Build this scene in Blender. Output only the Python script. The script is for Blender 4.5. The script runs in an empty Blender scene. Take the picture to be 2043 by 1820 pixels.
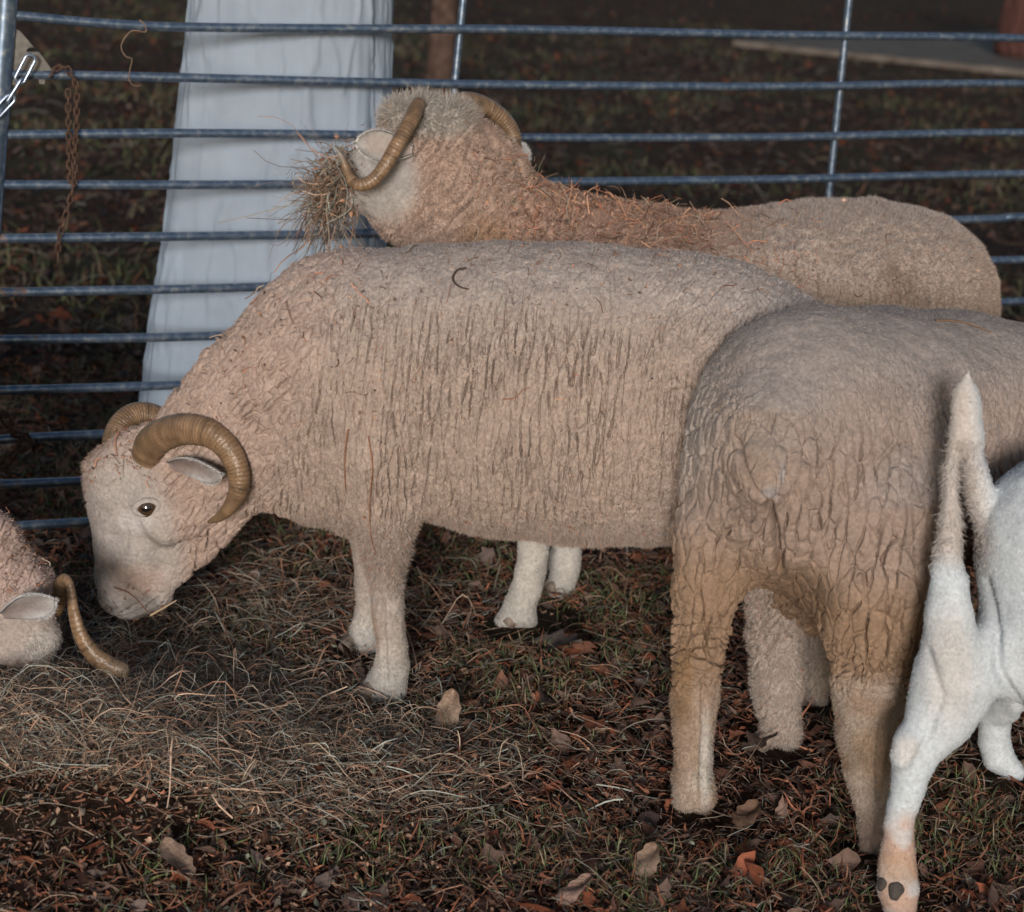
import bpy, math, numpy as np
from mathutils import Matrix, Vector
RNG = np.random.default_rng(11)
SC = bpy.context.scene
COL = SC.collection
# ------------------------------------------------------------------ camera, sky, sun, exposure
CAM_H, PITCH, ROLL, FPX = 1.35, math.radians(17.0), math.radians(4.2), 3800.0   # FPX: focal length in units of a 2043 wide frame
cam = bpy.data.cameras.new("camera"); camo = bpy.data.objects.new("camera", cam); COL.objects.link(camo)
cam.sensor_width = 36.0; cam.lens = 36.0 * FPX / 2043.0
cam.clip_start = 0.05; cam.clip_end = 500
cam.dof.use_dof = True; cam.dof.focus_distance = 2.95; cam.dof.aperture_fstop = 5.0
RM = Matrix.Rotation(math.pi / 2 - PITCH, 4, 'X') @ Matrix.Rotation(ROLL, 4, 'Z')
camo.matrix_world = Matrix.Translation((0, 0, CAM_H)) @ RM
SC.camera = camo
SUN_EL, SUN_AZ = math.radians(12.0), math.radians(3.5)      # the light comes from just left of and level with the viewer
sun = bpy.data.lights.new("sun", 'SUN'); suno = bpy.data.objects.new("sun", sun); COL.objects.link(suno)
sun.energy = 1.5; sun.angle = math.radians(11.0); sun.color = (1.0, 0.955, 0.91)
to_sun = Vector((-math.sin(SUN_AZ) * math.cos(SUN_EL), -math.cos(SUN_AZ) * math.cos(SUN_EL), math.sin(SUN_EL)))
suno.rotation_euler = to_sun.to_track_quat('Z', 'Y').to_euler()
suno.location = (-0.5, -4, 3)
w = bpy.data.worlds.new("World"); SC.world = w; w.use_nodes = True
nt = w.node_tree; nt.nodes.clear()
sky = nt.nodes.new('ShaderNodeTexSky'); sky.sky_type = 'NISHITA'; sky.sun_disc = False
sky.sun_elevation = SUN_EL; sky.sun_rotation = math.pi + SUN_AZ
bg = nt.nodes.new('ShaderNodeBackground'); bg.inputs['Strength'].default_value = 0.05
wo = nt.nodes.new('ShaderNodeOutputWorld')
nt.links.new(sky.outputs[0], bg.inputs[0]); nt.links.new(bg.outputs[0], wo.inputs[0])
SC.view_settings.view_transform = 'Standard'; SC.view_settings.look = 'None'
SC.view_settings.exposure = 1.0; SC.view_settings.gamma = 1.0

# ------------------------------------------------------------------ geometry helpers
RMN = np.array(RM.to_3x3()); CP = np.array([0, 0, CAM_H])
def ray(u, v):
    return RMN @ np.array([(u - 1021.5) / FPX, -(v - 910.0) / FPX, -1.0])
def at(u, v, Y):                                   # point seen at (u,v) at distance Y ahead
    d = ray(u, v); return CP + d * (Y / d[1])
def gnd(u, v, z=0.0):
    d = ray(u, v); return CP + d * ((z - CAM_H) / d[2])
def proj(P):
    c = (P - CP) @ RMN
    return np.stack([1021.5 + FPX * c[..., 0] / -c[..., 2], 910 - FPX * c[..., 1] / -c[..., 2]], -1)
def rad(P, rpx):
    return rpx * (-((P - CP) @ RMN)[2]) / FPX
def sstep(a, b, x):
    t = np.clip((x - a) / (b - a), 0, 1); return t * t * (3 - 2 * t)
def nrm(v):
    return v / (np.linalg.norm(v, axis=-1, keepdims=True) + 1e-12)
NT = np.random.default_rng(5).random((48, 48, 48)).astype(np.float32)
def vnoise(p):
    i = np.floor(p).astype(int); f = p - i; f = f * f * (3 - 2 * f); r = 0
    for dx in (0, 1):
        for dy in (0, 1):
            for dz in (0, 1):
                wt = (f[:, 0] if dx else 1 - f[:, 0]) * (f[:, 1] if dy else 1 - f[:, 1]) * (f[:, 2] if dz else 1 - f[:, 2])
                r = r + wt * NT[(i[:, 0] + dx) % 48, (i[:, 1] + dy) % 48, (i[:, 2] + dz) % 48]
    return r
def fbm(p, o=3):
    return sum(vnoise(p * 2 ** k + 7.3 * k) / 2 ** k for k in range(o)) / sum(1 / 2 ** k for k in range(o))
VJ = np.random.default_rng(9).random((40, 40, 40, 3))
def voro(p, info=False):                            # F2 - F1 of a jittered grid (info: edge direction and a random number per edge)
    i = np.floor(p).astype(int); n = len(p); f1 = np.full(n, 9.0); f2 = np.full(n, 9.0)
    q1 = np.zeros((n, 3)); q2 = np.zeros((n, 3)); 
    for dx in (-1, 0, 1):
        for dy in (-1, 0, 1):
            for dz in (-1, 0, 1):
                c = i + np.array([dx, dy, dz])
                q = c + VJ[c[:, 0] % 40, c[:, 1] % 40, c[:, 2] % 40]
                d = np.linalg.norm(q - p, axis=1)
                a = d < f1; b = (d < f2) & ~a
                if info: q2[a] = q1[a]; q1[a] = q[a]; q2[b] = q[b]
                f2 = np.where(a, f1, np.where(b, d, f2)); f1 = np.where(a, d, f1)
    if not info: return f2 - f1
    e = q2 - q1; s = (q1 + q2) @ np.array([12.9898, 78.233, 37.719])
    return f2 - f1, e / (np.linalg.norm(e, axis=1, keepdims=True) + 1e-9), np.abs(np.sin(s) * 43758.5453) % 1.0
# ---- materials
def mat(name, rough=0.9, spec=0.2, metal=0.0, color=None, attr='col', noise=0.12, nscale=250.0, bump=0.0, bscale=300.0, trans=0.0):
    m = bpy.data.materials.new(name); m.use_nodes = True
    n = m.node_tree; b = n.nodes['Principled BSDF']
    b.inputs['Roughness'].default_value = rough; b.inputs['Metallic'].default_value = metal
    b.inputs['Specular IOR Level'].default_value = spec
    tc = n.nodes.new('ShaderNodeTexCoord')
    tx = n.nodes.new('ShaderNodeTexNoise'); tx.inputs['Scale'].default_value = nscale; tx.inputs['Detail'].default_value = 4
    n.links.new(tc.outputs['Object'], tx.inputs['Vector'])
    mr = n.nodes.new('ShaderNodeMapRange'); mr.inputs[1].default_value = 0.25; mr.inputs[2].default_value = 0.75
    mr.inputs[3].default_value = 1 - noise; mr.inputs[4].default_value = 1 + noise
    n.links.new(tx.outputs['Fac'], mr.inputs[0])
    mx = n.nodes.new('ShaderNodeMix'); mx.data_type = 'RGBA'; mx.blend_type = 'MULTIPLY'; mx.inputs[0].default_value = 1.0
    if color is None:
        a = n.nodes.new('ShaderNodeAttribute'); a.attribute_name = attr; n.links.new(a.outputs['Color'], mx.inputs[6])
    else:
        mx.inputs[6].default_value = (*color, 1)
    n.links.new(mr.outputs[0], mx.inputs[7]); n.links.new(mx.outputs[2], b.inputs['Base Color'])
    if bump:
        t2 = n.nodes.new('ShaderNodeTexNoise'); t2.inputs['Scale'].default_value = bscale; t2.inputs['Detail'].default_value = 5
        n.links.new(tc.outputs['Object'], t2.inputs['Vector'])
        bp = n.nodes.new('ShaderNodeBump'); bp.inputs['Strength'].default_value = bump; bp.inputs['Distance'].default_value = 0.004
        n.links.new(t2.outputs['Fac'], bp.inputs['Height']); n.links.new(bp.outputs[0], b.inputs['Normal'])
    return m
# ---- objects
def link_mesh(name, V, F, material, cols=None, parent=None, base=None, smooth=True, mats=None, mat_idx=None):
    """F: (n,3)/(n,4) array or list of arrays"""
    Fs = F if isinstance(F, list) else [F]
    base = np.zeros(3) if base is None else base
    if parent is not None: base = np.array(parent.location)
    if parent is not None and parent.parent is not None: base = base + np.array(parent.parent.location)
    me = bpy.data.meshes.new(name)
    V = np.asarray(V, dtype=np.float32) - base.astype(np.float32)
    nl = sum(f.size for f in Fs); nf = sum(len(f) for f in Fs)
    me.vertices.add(len(V)); me.vertices.foreach_set('co', V.ravel())
    me.loops.add(nl); me.loops.foreach_set('vertex_index', np.concatenate([f.ravel() for f in Fs]).astype(np.int32))
    me.polygons.add(nf)
    tot = np.concatenate([np.full(len(f), f.shape[1]) for f in Fs]).astype(np.int32)
    st = np.concatenate([[0], np.cumsum(tot)[:-1]]).astype(np.int32)
    me.polygons.foreach_set('loop_start', st)
    me.polygons.foreach_set('use_smooth', np.full(nf, smooth))
    me.update(calc_edges=True)
    for m in (mats or [material]): me.materials.append(m)
    if mat_idx is not None: me.polygons.foreach_set('material_index', np.asarray(mat_idx, dtype=np.int32))
    if cols is not None:
        a = me.color_attributes.new('col', 'FLOAT_COLOR', 'POINT')
        c = np.ones((len(V), 4), dtype=np.float32); c[:, :3] = cols; a.data.foreach_set('color', c.ravel())
    o = bpy.data.objects.new(name, me); COL.objects.link(o)
    if parent is not None: o.parent = parent
    else: o.location = base
    return o
def tag(o, label=None, cat=None, group=None, kind=None):
    for k, v in (('label', label), ('category', cat), ('group', group), ('kind', kind)):
        if v: o[k] = v
    return o
def empty(name, loc, label, cat, group=None):
    o = bpy.data.objects.new(name, None); COL.objects.link(o); o.location = tuple(float(x) for x in loc)
    o.empty_display_size = 0.1
    return tag(o, label, cat, group)
def catmull(P, n):
    P = np.asarray(P, float); m = len(P); Q = np.vstack([2 * P[0] - P[1], P, 2 * P[-1] - P[-2]])
    t = np.linspace(0, m - 1 - 1e-6, n); i = t.astype(int); f = (t - i)[:, None]
    a, b, c, d = Q[i], Q[i + 1], Q[i + 2], Q[i + 3]
    return 0.5 * (2 * b + (c - a) * f + (2 * a - 5 * b + 4 * c - d) * f ** 2 + (3 * b - a - 3 * c + d) * f ** 3)
def tube(P, R, seg=12, closed=False, caps=True):
    P = np.asarray(P, float); n = len(P); R = np.broadcast_to(np.asarray(R, float), (n,)) if np.ndim(R) < 2 else R
    T = nrm(np.roll(P, -1, 0) - np.roll(P, 1, 0)) if closed else nrm(np.gradient(P, axis=0))
    u = np.cross(T[0], [0.13, 0.21, 1.0]); u = u / np.linalg.norm(u); V = []
    for k in range(n):
        u = u - T[k] * (u @ T[k]); u = u / np.linalg.norm(u); v = np.cross(T[k], u)
        a = np.arange(seg) / seg * 2 * math.pi
        V.append(P[k] + R[k] * (np.cos(a)[:, None] * u + np.sin(a)[:, None] * v))
    V = np.concatenate(V); k = np.arange(n if closed else n - 1)[:, None]; j = np.arange(seg)[None]
    a = k * seg + j; b = k * seg + (j + 1) % seg; c = ((k + 1) % n) * seg + (j + 1) % seg; d = ((k + 1) % n) * seg + j
    F = [np.stack([a, b, c, d], -1).reshape(-1, 4)]
    if caps and not closed:
        V = np.vstack([V, P[:1], P[-1:]]); q = np.arange(seg); q2 = (q + 1) % seg
        F.append(np.concatenate([np.stack([q2, q, np.full(seg, n * seg)], -1), np.stack([(n - 1) * seg + q, (n - 1) * seg + q2, np.full(seg, n * seg + 1)], -1)]))
    return V, F
def join(parts):                                     # [(V, [F..])...]
    V = []; D = {}; o = 0
    for v, fs in parts:
        for f in fs: D.setdefault(f.shape[1], []).append(f + o)
        V.append(v); o += len(v)
    return np.vstack(V), [np.concatenate(x) for x in D.values()]

# ------------------------------------------------------------------ smooth implicit bodies -> one continuous mesh
class Body:
    def __init__(s, n, h=0.0045):
        s.n = np.asarray(n, float); s.pr = []; s.h = h
    def cone(s, a, ra, b, rb, w=1.0, k=0.03, cut=False):
        s.pr.append((np.asarray(a, float), ra, np.asarray(b, float), rb, w, k, cut))
    def chain(s, pts, w=1.0, k=0.03):                # pts: (P, r_px)
        for i, ((a, ra), (b, rb)) in enumerate(zip(pts[:-1], pts[1:])):
            s.cone(a, rad(a, ra), b, rad(b, rb), w, k if i == 0 else 0.3 * k)
    def mesh(s):
        h = s.h; lo = np.min([np.minimum(p[0] - p[1], p[2] - p[3]) for p in s.pr], 0) - 4 * h
        hi = np.max([np.maximum(p[0] + p[1], p[2] + p[3]) for p in s.pr], 0) + 4 * h
        N = np.ceil((hi - lo) / h).astype(int) + 1
        f = np.full(N, 0.2, np.float32)
        ax = [lo[i] + h * np.arange(N[i]) for i in range(3)]
        for a, ra, b, rb, wl, k, cut in s.pr:
            mg = k + 3 * h
            l = np.minimum(a - ra, b - rb) - mg; u = np.maximum(a + ra, b + rb) + mg
            i0 = np.clip(np.floor((l - lo) / h).astype(int), 0, N); i1 = np.clip(np.ceil((u - lo) / h).astype(int) + 1, 0, N)
            sl = tuple(slice(i0[q], i1[q]) for q in range(3))
            X, Y, Z = [ax[q][sl[q]].astype(np.float32) for q in range(3)]
            dx = X[:, None, None] - a[0]; dy = Y[None, :, None] - a[1]; dz = Z[None, None, :] - a[2]
            ba = b - a
            if wl != 1.0:
                e = (1 / wl - 1); la = (dx * s.n[0] + dy * s.n[1] + dz * s.n[2]) * e
                dx = dx + la * s.n[0]; dy = dy + la * s.n[1]; dz = dz + la * s.n[2]
                ba = ba + (ba @ s.n) * e * s.n
            L = float(ba @ ba) + 1e-9
            t = np.clip((dx * ba[0] + dy * ba[1] + dz * ba[2]) / L, 0, 1)
            d = np.sqrt((dx - t * ba[0]) ** 2 + (dy - t * ba[1]) ** 2 + (dz - t * ba[2]) ** 2) - (ra + (rb - ra) * t)
            g = f[sl]
            if cut:
                hh = np.maximum(k - np.abs(g + d), 0) / k; f[sl] = np.maximum(g, -d) + hh * hh * k / 4
            else:
                hh = np.maximum(k - np.abs(g - d), 0) / k; f[sl] = np.minimum(g, d) - hh * hh * k / 4
        sg = f < 0
        c = np.zeros(N - 1, np.int8)
        for dx in (0, 1):
            for dy in (0, 1):
                for dz in (0, 1):
                    c += sg[dx:N[0] - 1 + dx, dy:N[1] - 1 + dy, dz:N[2] - 1 + dz]
        I = np.argwhere((c > 0) & (c < 8)); m = np.full(N - 1, -1, np.int32); m[tuple(I.T)] = np.arange(len(I))
        acc = np.zeros((len(I), 3)); cnt = np.zeros(len(I))
        cs = [(x, y, z) for x in (0, 1) for y in (0, 1) for z in (0, 1)]
        for p in cs:
            for q in range(3):
                if p[q]: continue
                p2 = list(p); p2[q] = 1
                A = f[I[:, 0] + p[0], I[:, 1] + p[1], I[:, 2] + p[2]]; B = f[I[:, 0] + p2[0], I[:, 1] + p2[1], I[:, 2] + p2[2]]
                ok = (A < 0) != (B < 0); t = np.where(ok, A / np.where(ok, A - B, 1), 0)
                pos = np.tile(np.array(p, float), (len(I), 1)); pos[:, q] = t
                acc[ok] += pos[ok]; cnt[ok] += 1
        V = lo + h * (I + acc / cnt[:, None])
        F = []
        for q in range(3):
            a1, a2 = [(1, 2), (2, 0), (0, 1)][q]
            s0 = [slice(1, -1)] * 3; s0[q] = slice(0, -1); s1 = [slice(1, -1)] * 3; s1[q] = slice(1, None)
            S0, S1 = sg[tuple(s0)], sg[tuple(s1)]
            E = np.argwhere(S0 != S1); fl = S0[tuple(E.T)]
            E = E + 1; E[:, q] -= 1
            def cell(o1, o2):
                K = E.copy(); K[:, a1] -= o1; K[:, a2] -= o2; return m[tuple(K.T)]
            Q = np.stack([cell(1, 1), cell(0, 1), cell(0, 0), cell(1, 0)], -1)
            Q[~fl] = Q[~fl][:, ::-1]; F.append(Q)
        return V, np.concatenate(F)
def edges_of(F):
    E = np.sort(np.concatenate([F[:, [0, 1]], F[:, [1, 2]], F[:, [2, 3]], F[:, [3, 0]]]), 1)
    return np.unique(E, axis=0, return_inverse=True)
def laplace(V, F, it, lam=0.5):
    E = edges_of(F)[0]; n = len(V); deg = np.bincount(E.ravel(), minlength=n)
    for _ in range(it):
        S = np.stack([np.bincount(E[:, 0], V[E[:, 1], q], n) + np.bincount(E[:, 1], V[E[:, 0], q], n) for q in range(3)], 1) / deg[:, None]
        V = V + lam * (S - V)
    return V
def subdiv(V, F):
    E, inv = edges_of(F); inv = inv.ravel(); n = len(F); nv = len(V); ne = len(E)
    V2 = np.vstack([V, V[E].mean(1), V[F].mean(1)])
    e = [nv + inv[k * n:(k + 1) * n] for k in range(4)]; c = nv + ne + np.arange(n)
    return V2, np.concatenate([np.stack([F[:, k], e[k], c, e[(k + 3) % 4]], 1) for k in range(4)])
def normals(V, F):
    N = np.cross(V[F[:, 2]] - V[F[:, 0]], V[F[:, 3]] - V[F[:, 1]]); R = np.zeros_like(V)
    for k in range(4):
        for q in range(3): R[:, q] += np.bincount(F[:, k], N[:, q], len(V))
    return nrm(R), np.linalg.norm(N, axis=1) / 2
def fibres(V, F, N, A, cols, density, length, width, flow, lift, keep, rng, flecks=0.012):
    """thin tapering wool locks rooted in the surface"""
    n = int(A.sum() * density); fi = np.searchsorted(np.cumsum(A), rng.random(n) * A.sum()); fi = np.minimum(fi, len(F) - 1)
    fi = fi[rng.random(len(fi)) < keep[F[fi]].mean(1)]
    n = len(fi); r = rng.random((n, 2))
    v = V[F[fi]]; a, b = r[:, :1], r[:, 1:]
    P = v[:, 0] * (1 - a) * (1 - b) + v[:, 1] * a * (1 - b) + v[:, 2] * a * b + v[:, 3] * (1 - a) * b
    nn = N[F[fi, 0]]; L = length[F[fi, 0]] * (0.5 + rng.random(n))
    fl = flow[F[fi, 0]] + rng.normal(0, 0.6, (n, 3)); fl = nrm(fl - nn * (fl * nn).sum(1, keepdims=True))
    lf = (lift[F[fi, 0]] * (0.6 + 0.8 * rng.random(n)))[:, None]
    D = nrm(nn * lf + fl * (1 - lf)) * L[:, None]
    S = nrm(np.cross(D, nn + rng.normal(0, 0.5, (n, 3)))) * (width * (0.6 + 0.8 * rng.random(n)))[:, None]
    bend = nn * (L * 0.12)[:, None] * rng.normal(0, 1, (n, 1))
    P0 = P - nn * 0.001
    VV = np.stack([P0 - S, P0 + S, P + D * 0.55 + bend + S * 0.7, P + D * 0.55 + bend - S * 0.7, P + D], 1).reshape(-1, 3)
    k = np.arange(n)[:, None] * 5
    C = cols[F[fi, 0]] * (0.80 + 0.45 * rng.random((n, 1)))
    red = rng.random(n) < flecks; C[red] = np.array([0.42, 0.20, 0.125]) * (0.6 + 0.7 * rng.random((red.sum(), 1)))
    return VV, [k + np.array([0, 1, 2, 3]), k + np.array([3, 2, 4])], np.repeat(C, 5, 0)

M_WOOL = mat('wool', rough=1.0, spec=0.05, noise=0.16, nscale=180)
M_HORN = mat('horn_keratin', rough=0.33, spec=0.45, noise=0.30, nscale=60, bump=0.5, bscale=140)
M_SKIN = mat('ear_skin', rough=0.8, spec=0.15, noise=0.12, nscale=120, bump=0.3, bscale=400)
M_HOOF = mat('hoof_keratin', rough=0.6, spec=0.3, color=(0.21, 0.16, 0.13), noise=0.35, nscale=90)
M_CLAW = mat('dewclaw_keratin', rough=0.7, spec=0.25, color=(0.06, 0.05, 0.045), noise=0.35, nscale=200, bump=0.4, bscale=400)
M_EYE = mat('eye_ball', rough=0.06, spec=0.9, noise=0.1)
M_STRAW = mat('dry_stalk', rough=0.75, spec=0.25, noise=0.22, nscale=160)
M_LEAF = mat('dry_leaf', rough=0.75, spec=0.25, noise=0.35, nscale=70, bump=0.4, bscale=160)
M_GRASS = mat('grass_blade', rough=0.6, spec=0.3, noise=0.25, nscale=90)

SURF = {}
def surf(key, u, v, rpx=7):                          # nearest camera-facing surface point near a picture position
    V, N = SURF[key]; pr = proj(V); d = np.hypot(pr[:, 0] - u, pr[:, 1] - v)
    while True:
        ok = np.where((d < rpx) & (((V - CP) * N).sum(1) < 0))[0]
        if len(ok): break
        rpx *= 1.6
        if rpx > 400: ok = [int(np.argmin(d))]; break
    V2 = V[ok]; i = ok[int(np.argmin(np.linalg.norm(V2 - CP, axis=1)))]
    return V[i], N[i]
def horn_mesh(P3, R, ridges, rng, amp=0.05, flat=0.86, c0=(0.135, 0.08, 0.045), c1=(0.20, 0.128, 0.075), ct=(0.15, 0.10, 0.06)):
    n = 260; P = catmull(P3, n); Rr = catmull(np.array(R)[:, None].repeat(3, 1), n)[:, 0]
    s = np.concatenate([[0], np.cumsum(np.linalg.norm(np.diff(P, axis=0), axis=1))]); s /= s[-1]
    ph = s ** 0.9 * ridges * 2 * math.pi + 1.6 * vnoise(np.stack([s * 9, s * 0 + 3, s * 0], 1))
    wv = (0.5 + 0.5 * np.cos(ph)) ** 1.6
    fade = (1 - sstep(0.72, 0.95, s))
    Rm = np.maximum(Rr, 0.0012) * (1 - amp * (1 - wv) * fade)
    seg = 22; V, F = tube(P, Rm, seg)
    ctr = np.repeat(P, seg, 0)
    # flatten across the curl a little
    T = nrm(np.gradient(P, axis=0)); bn = nrm(np.cross(P[n // 3] - P[0], P[2 * n // 3] - P[0]))
    d = V[:n * seg] - ctr; V[:n * seg] = ctr + d + (flat - 1) * (d @ bn)[:, None] * bn
    m = (0.25 + 0.75 * wv * fade + 0.35 * (1 - fade))[:, None]
    C = np.array(c0) * (1 - m) + np.array(c1) * m
    C = C * (0.72 + 0.6 * vnoise(np.stack([s * 40, s * 0, s * 0 + 9], 1)))[:, None]
    tp = sstep(0.86, 1.0, s)[:, None]; C = C * (1 - tp) + np.array(ct) * tp
    C = np.vstack([np.repeat(C, seg, 0), C[:1], C[-1:]])
    return V, F, C
def ear_mesh(base, tip, up, width, cup, cin, cout, crim, rng):
    """cupped leaf, opening towards `up`; double sided with thickness"""
    base, tip, up = map(np.asarray, (base, tip, up)); L = np.linalg.norm(tip - base); d = (tip - base) / L
    up = nrm(up - d * (up @ d)); sd = np.cross(d, up)
    nu, nv = 26, 17; u = np.linspace(0, 1, nu)[:, None]; v = np.linspace(-1, 1, nv)[None]
    wd = width * (0.10 + 0.92 * np.sin((0.05 + 0.66 * u) * math.pi)) * np.sqrt(np.clip(1 - u ** 5, 0.0, 1)) + 0.0004
    ang = v * cup
    X = np.sin(ang) / max(cup, 1e-3) * wd; Zc = (1 - np.cos(ang)) / max(cup, 1e-3) * wd
    P = base + d * (u * L)[..., None] + sd * X[..., None] + up * Zc[..., None] - up * (0.010 * np.sin(u * 3.0))[..., None]
    nrmv = nrm(np.cross(np.gradient(P, axis=0), np.gradient(P, axis=1))); sgn = np.sign((nrmv @ up).mean()); nrmv = nrmv * sgn
    th = 0.0019
    inn = P + nrmv * th; out = P - nrmv * th
    V = np.vstack([inn.reshape(-1, 3), out.reshape(-1, 3)])
    i = np.arange(nu - 1)[:, None] * nv + np.arange(nv - 1)[None]; q = np.stack([i, i + 1, i + nv + 1, i + nv], -1).reshape(-1, 4)
    o = nu * nv; ring = np.concatenate([np.arange(nv), np.arange(1, nu) * nv + nv - 1, (nu - 1) * nv + np.arange(nv - 2, -1, -1), np.arange(nu - 2, 0, -1) * nv])
    r2 = np.roll(ring, -1); sideq = np.stack([ring, r2, r2 + o, ring + o], 1)
    F = [np.concatenate([q, (q + o)[:, ::-1], sideq])]
    e = (np.maximum(np.abs(v) ** 1.5 + 0 * u, u ** 3) * sstep(.08, .55, u + 0 * v))[..., None] * (.75 + .25 * rng.random((nu, nv, 1)))
    Ci = np.array(cin) * (1 - e) + np.array(crim) * e; Co = np.ones((nu, nv, 1)) * np.array(cout)
    C = np.vstack([Ci.reshape(-1, 3), Co.reshape(-1, 3)]) * (0.9 + 0.2 * rng.random((len(V), 1)))
    # short hairs on the rim and back
    rw = ring // nv; ring = ring[rw > 13]; k = rng.integers(0, len(ring), 900); a = V[ring[k]]; dirv = nrm((a - (base + d * L * 0.5)) + rng.normal(0, 0.02, a.shape))
    S = nrm(np.cross(dirv, rng.normal(0, 1, a.shape))) * 0.0004
    H = np.stack([a - S, a + S, a + dirv * (0.003 + 0.006 * rng.random((900, 1)))], 1).reshape(-1, 3)
    V = np.vstack([V, H]); F.append(np.arange(2 * o, 2 * o + 2700).reshape(-1, 3)); C = np.vstack([C, np.tile(np.array(crim), (2700, 1))])
    return V, F, C
def hoof_mesh(c, fwd, s=1.0):
    """two claws side by side"""
    fwd = nrm(np.array([fwd[0], fwd[1], 0.0])); sd = np.array([-fwd[1], fwd[0], 0]); parts = []
    for k in (-1, 1):
        t = np.linspace(0, 1, 7); P = [c + sd * k * 0.011 * s + np.array([0, 0, z]) + fwd * f for z, f in zip((1 - t) * 0.026 * s + 0.003, t * 0.018 * s)]
        v, f = tube(np.array(P), (0.0125 + 0.005 * t) * s, 10); parts.append((v, f))
    return join(parts)
def finish_body(key, parent, V, F, N, A, cols, fib):
    VV, FF, CC = fib; o = len(V)
    link_mesh('body', np.vstack([V, VV]), [np.concatenate([F, FF[0] + o]), FF[1] + o], M_WOOL, np.vstack([cols, CC]), parent, smooth=False)
    SURF[key] = (V, N)
def lump(V, N, sc, amp, sh=0.0):
    return V + N * ((fbm(V / sc + sh, 2) - 0.5) * 2 * amp)[:, None]
def cracks(q, warp, vert, wid):                      # 1 in the groove; vert: how strongly grooves that run across are left out
    qq = q + warp * 1.6 * np.stack([fbm(q * 0.9 + 3, 3), fbm(q * 0.9 + 11, 3), fbm(q * 0.9 + 23, 3)], 1)
    c, e, rn = voro(qq, True)
    keep = 1 - vert * (1 - sstep(0.35, 0.75, np.abs(e[:, 0])))
    return (1 - sstep(0.02, wid, c)) * keep * (0.25 + 0.75 * rn), c
def seg_dist(p, pts):                                 # distance to a polyline
    d = np.full(len(p), 1e9)
    for a, b in zip(pts[:-1], pts[1:]):
        a = np.array(a, float); b = np.array(b, float); t = np.clip(((p - a) @ (b - a)) / ((b - a) @ (b - a)), 0, 1)
        d = np.minimum(d, np.linalg.norm(p - a - t[:, None] * (b - a), axis=1))
    return d
def mixc(a, b, t):
    t = np.asarray(t)[:, None]; return a * (1 - t) + np.array(b) * t
def ell(p, c, r, soft=0.5):                          # 1 inside an ellipse of the picture plane, falling off outside
    d = np.hypot((p[:, 0] - c[0]) / r[0], (p[:, 1] - c[1]) / r[1]); return 1 - sstep(1 - soft, 1 + soft, d)
# ------------------------------------------------------------------ the setting
def heap(X, Y):                                      # the hay is heaped up on the ground in front of the sheep
    b = 0.10 * np.exp(-(((X + 0.64) / 0.32) ** 2 + ((Y - 2.57) / 0.25) ** 2)) + 0.018 * np.exp(-(((X + 0.12) / 0.22) ** 2 + ((Y - 2.66) / 0.13) ** 2))
    return b
def gz(X, Y):
    p = np.stack([X, Y, 0 * X], 1)
    return heap(X, Y) + 0.012 * (fbm(p * 6, 2) - 0.5)
def grid_sheet(x, y, zf):
    X, Y = np.meshgrid(x, y, indexing='ij'); P = np.stack([X.ravel(), Y.ravel(), zf(X.ravel(), Y.ravel())], 1)
    n, m = len(x), len(y); i = (np.arange(n - 1)[:, None] * m + np.arange(m - 1)[None]).ravel()
    return P, np.stack([i, i + m, i + m + 1, i + 1], 1)
M_GROUND = bpy.data.materials.new('leaf_covered_soil'); M_GROUND.use_nodes = True
def ground_nodes(m):
    n = m.node_tree; b = n.nodes['Principled BSDF']; b.inputs['Roughness'].default_value = 1.0; b.inputs['Specular IOR Level'].default_value = 0.1
    tc = n.nodes.new('ShaderNodeTexCoord')
    def noise(sc, det=6, rough=0.6):
        t = n.nodes.new('ShaderNodeTexNoise'); t.inputs['Scale'].default_value = sc; t.inputs['Detail'].default_value = det
        t.inputs['Roughness'].default_value = rough; n.links.new(tc.outputs['Object'], t.inputs['Vector']); return t
    t1 = noise(28, 8, 0.7); r1 = n.nodes.new('ShaderNodeValToRGB'); e = r1.color_ramp.elements
    e[0].position = 0.30; e[0].color = (0.012, 0.008, 0.006, 1); e[1].position = 0.75; e[1].color = (0.10, 0.058, 0.042, 1)
    k = e.new(0.47); k.color = (0.036, 0.020, 0.014, 1); k = e.new(0.60); k.color = (0.062, 0.034, 0.024, 1)
    n.links.new(t1.outputs['Fac'], r1.inputs[0])
    t2 = noise(1.4, 3); r2 = n.nodes.new('ShaderNodeMapRange'); r2.inputs[1].default_value = 0.5; r2.inputs[2].default_value = 0.68
    n.links.new(t2.outputs['Fac'], r2.inputs[0])
    mx = n.nodes.new('ShaderNodeMix'); mx.data_type = 'RGBA'; mx.inputs[7].default_value = (0.045, 0.052, 0.024, 1)
    mul = n.nodes.new('ShaderNodeMath'); mul.operation = 'MULTIPLY'; mul.inputs[1].default_value = 0.55
    n.links.new(r2.outputs[0], mul.inputs[0]); n.links.new(mul.outputs[0], mx.inputs[0]); n.links.new(r1.outputs[0], mx.inputs[6])
    n.links.new(mx.outputs[2], b.inputs['Base Color'])
    bp = n.nodes.new('ShaderNodeBump'); bp.inputs['Strength'].default_value = 0.9; bp.inputs['Distance'].default_value = 0.03
    n.links.new(t1.outputs['Fac'], bp.inputs['Height']); n.links.new(bp.outputs[0], b.inputs['Normal'])
ground_nodes(M_GROUND)
xs = np.concatenate([np.linspace(-120, -8, 15), np.linspace(-7, -1.9, 18), np.arange(-1.8, 2.2, 0.025), np.linspace(2.3, 8, 18), np.linspace(9, 120, 15)])
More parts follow.
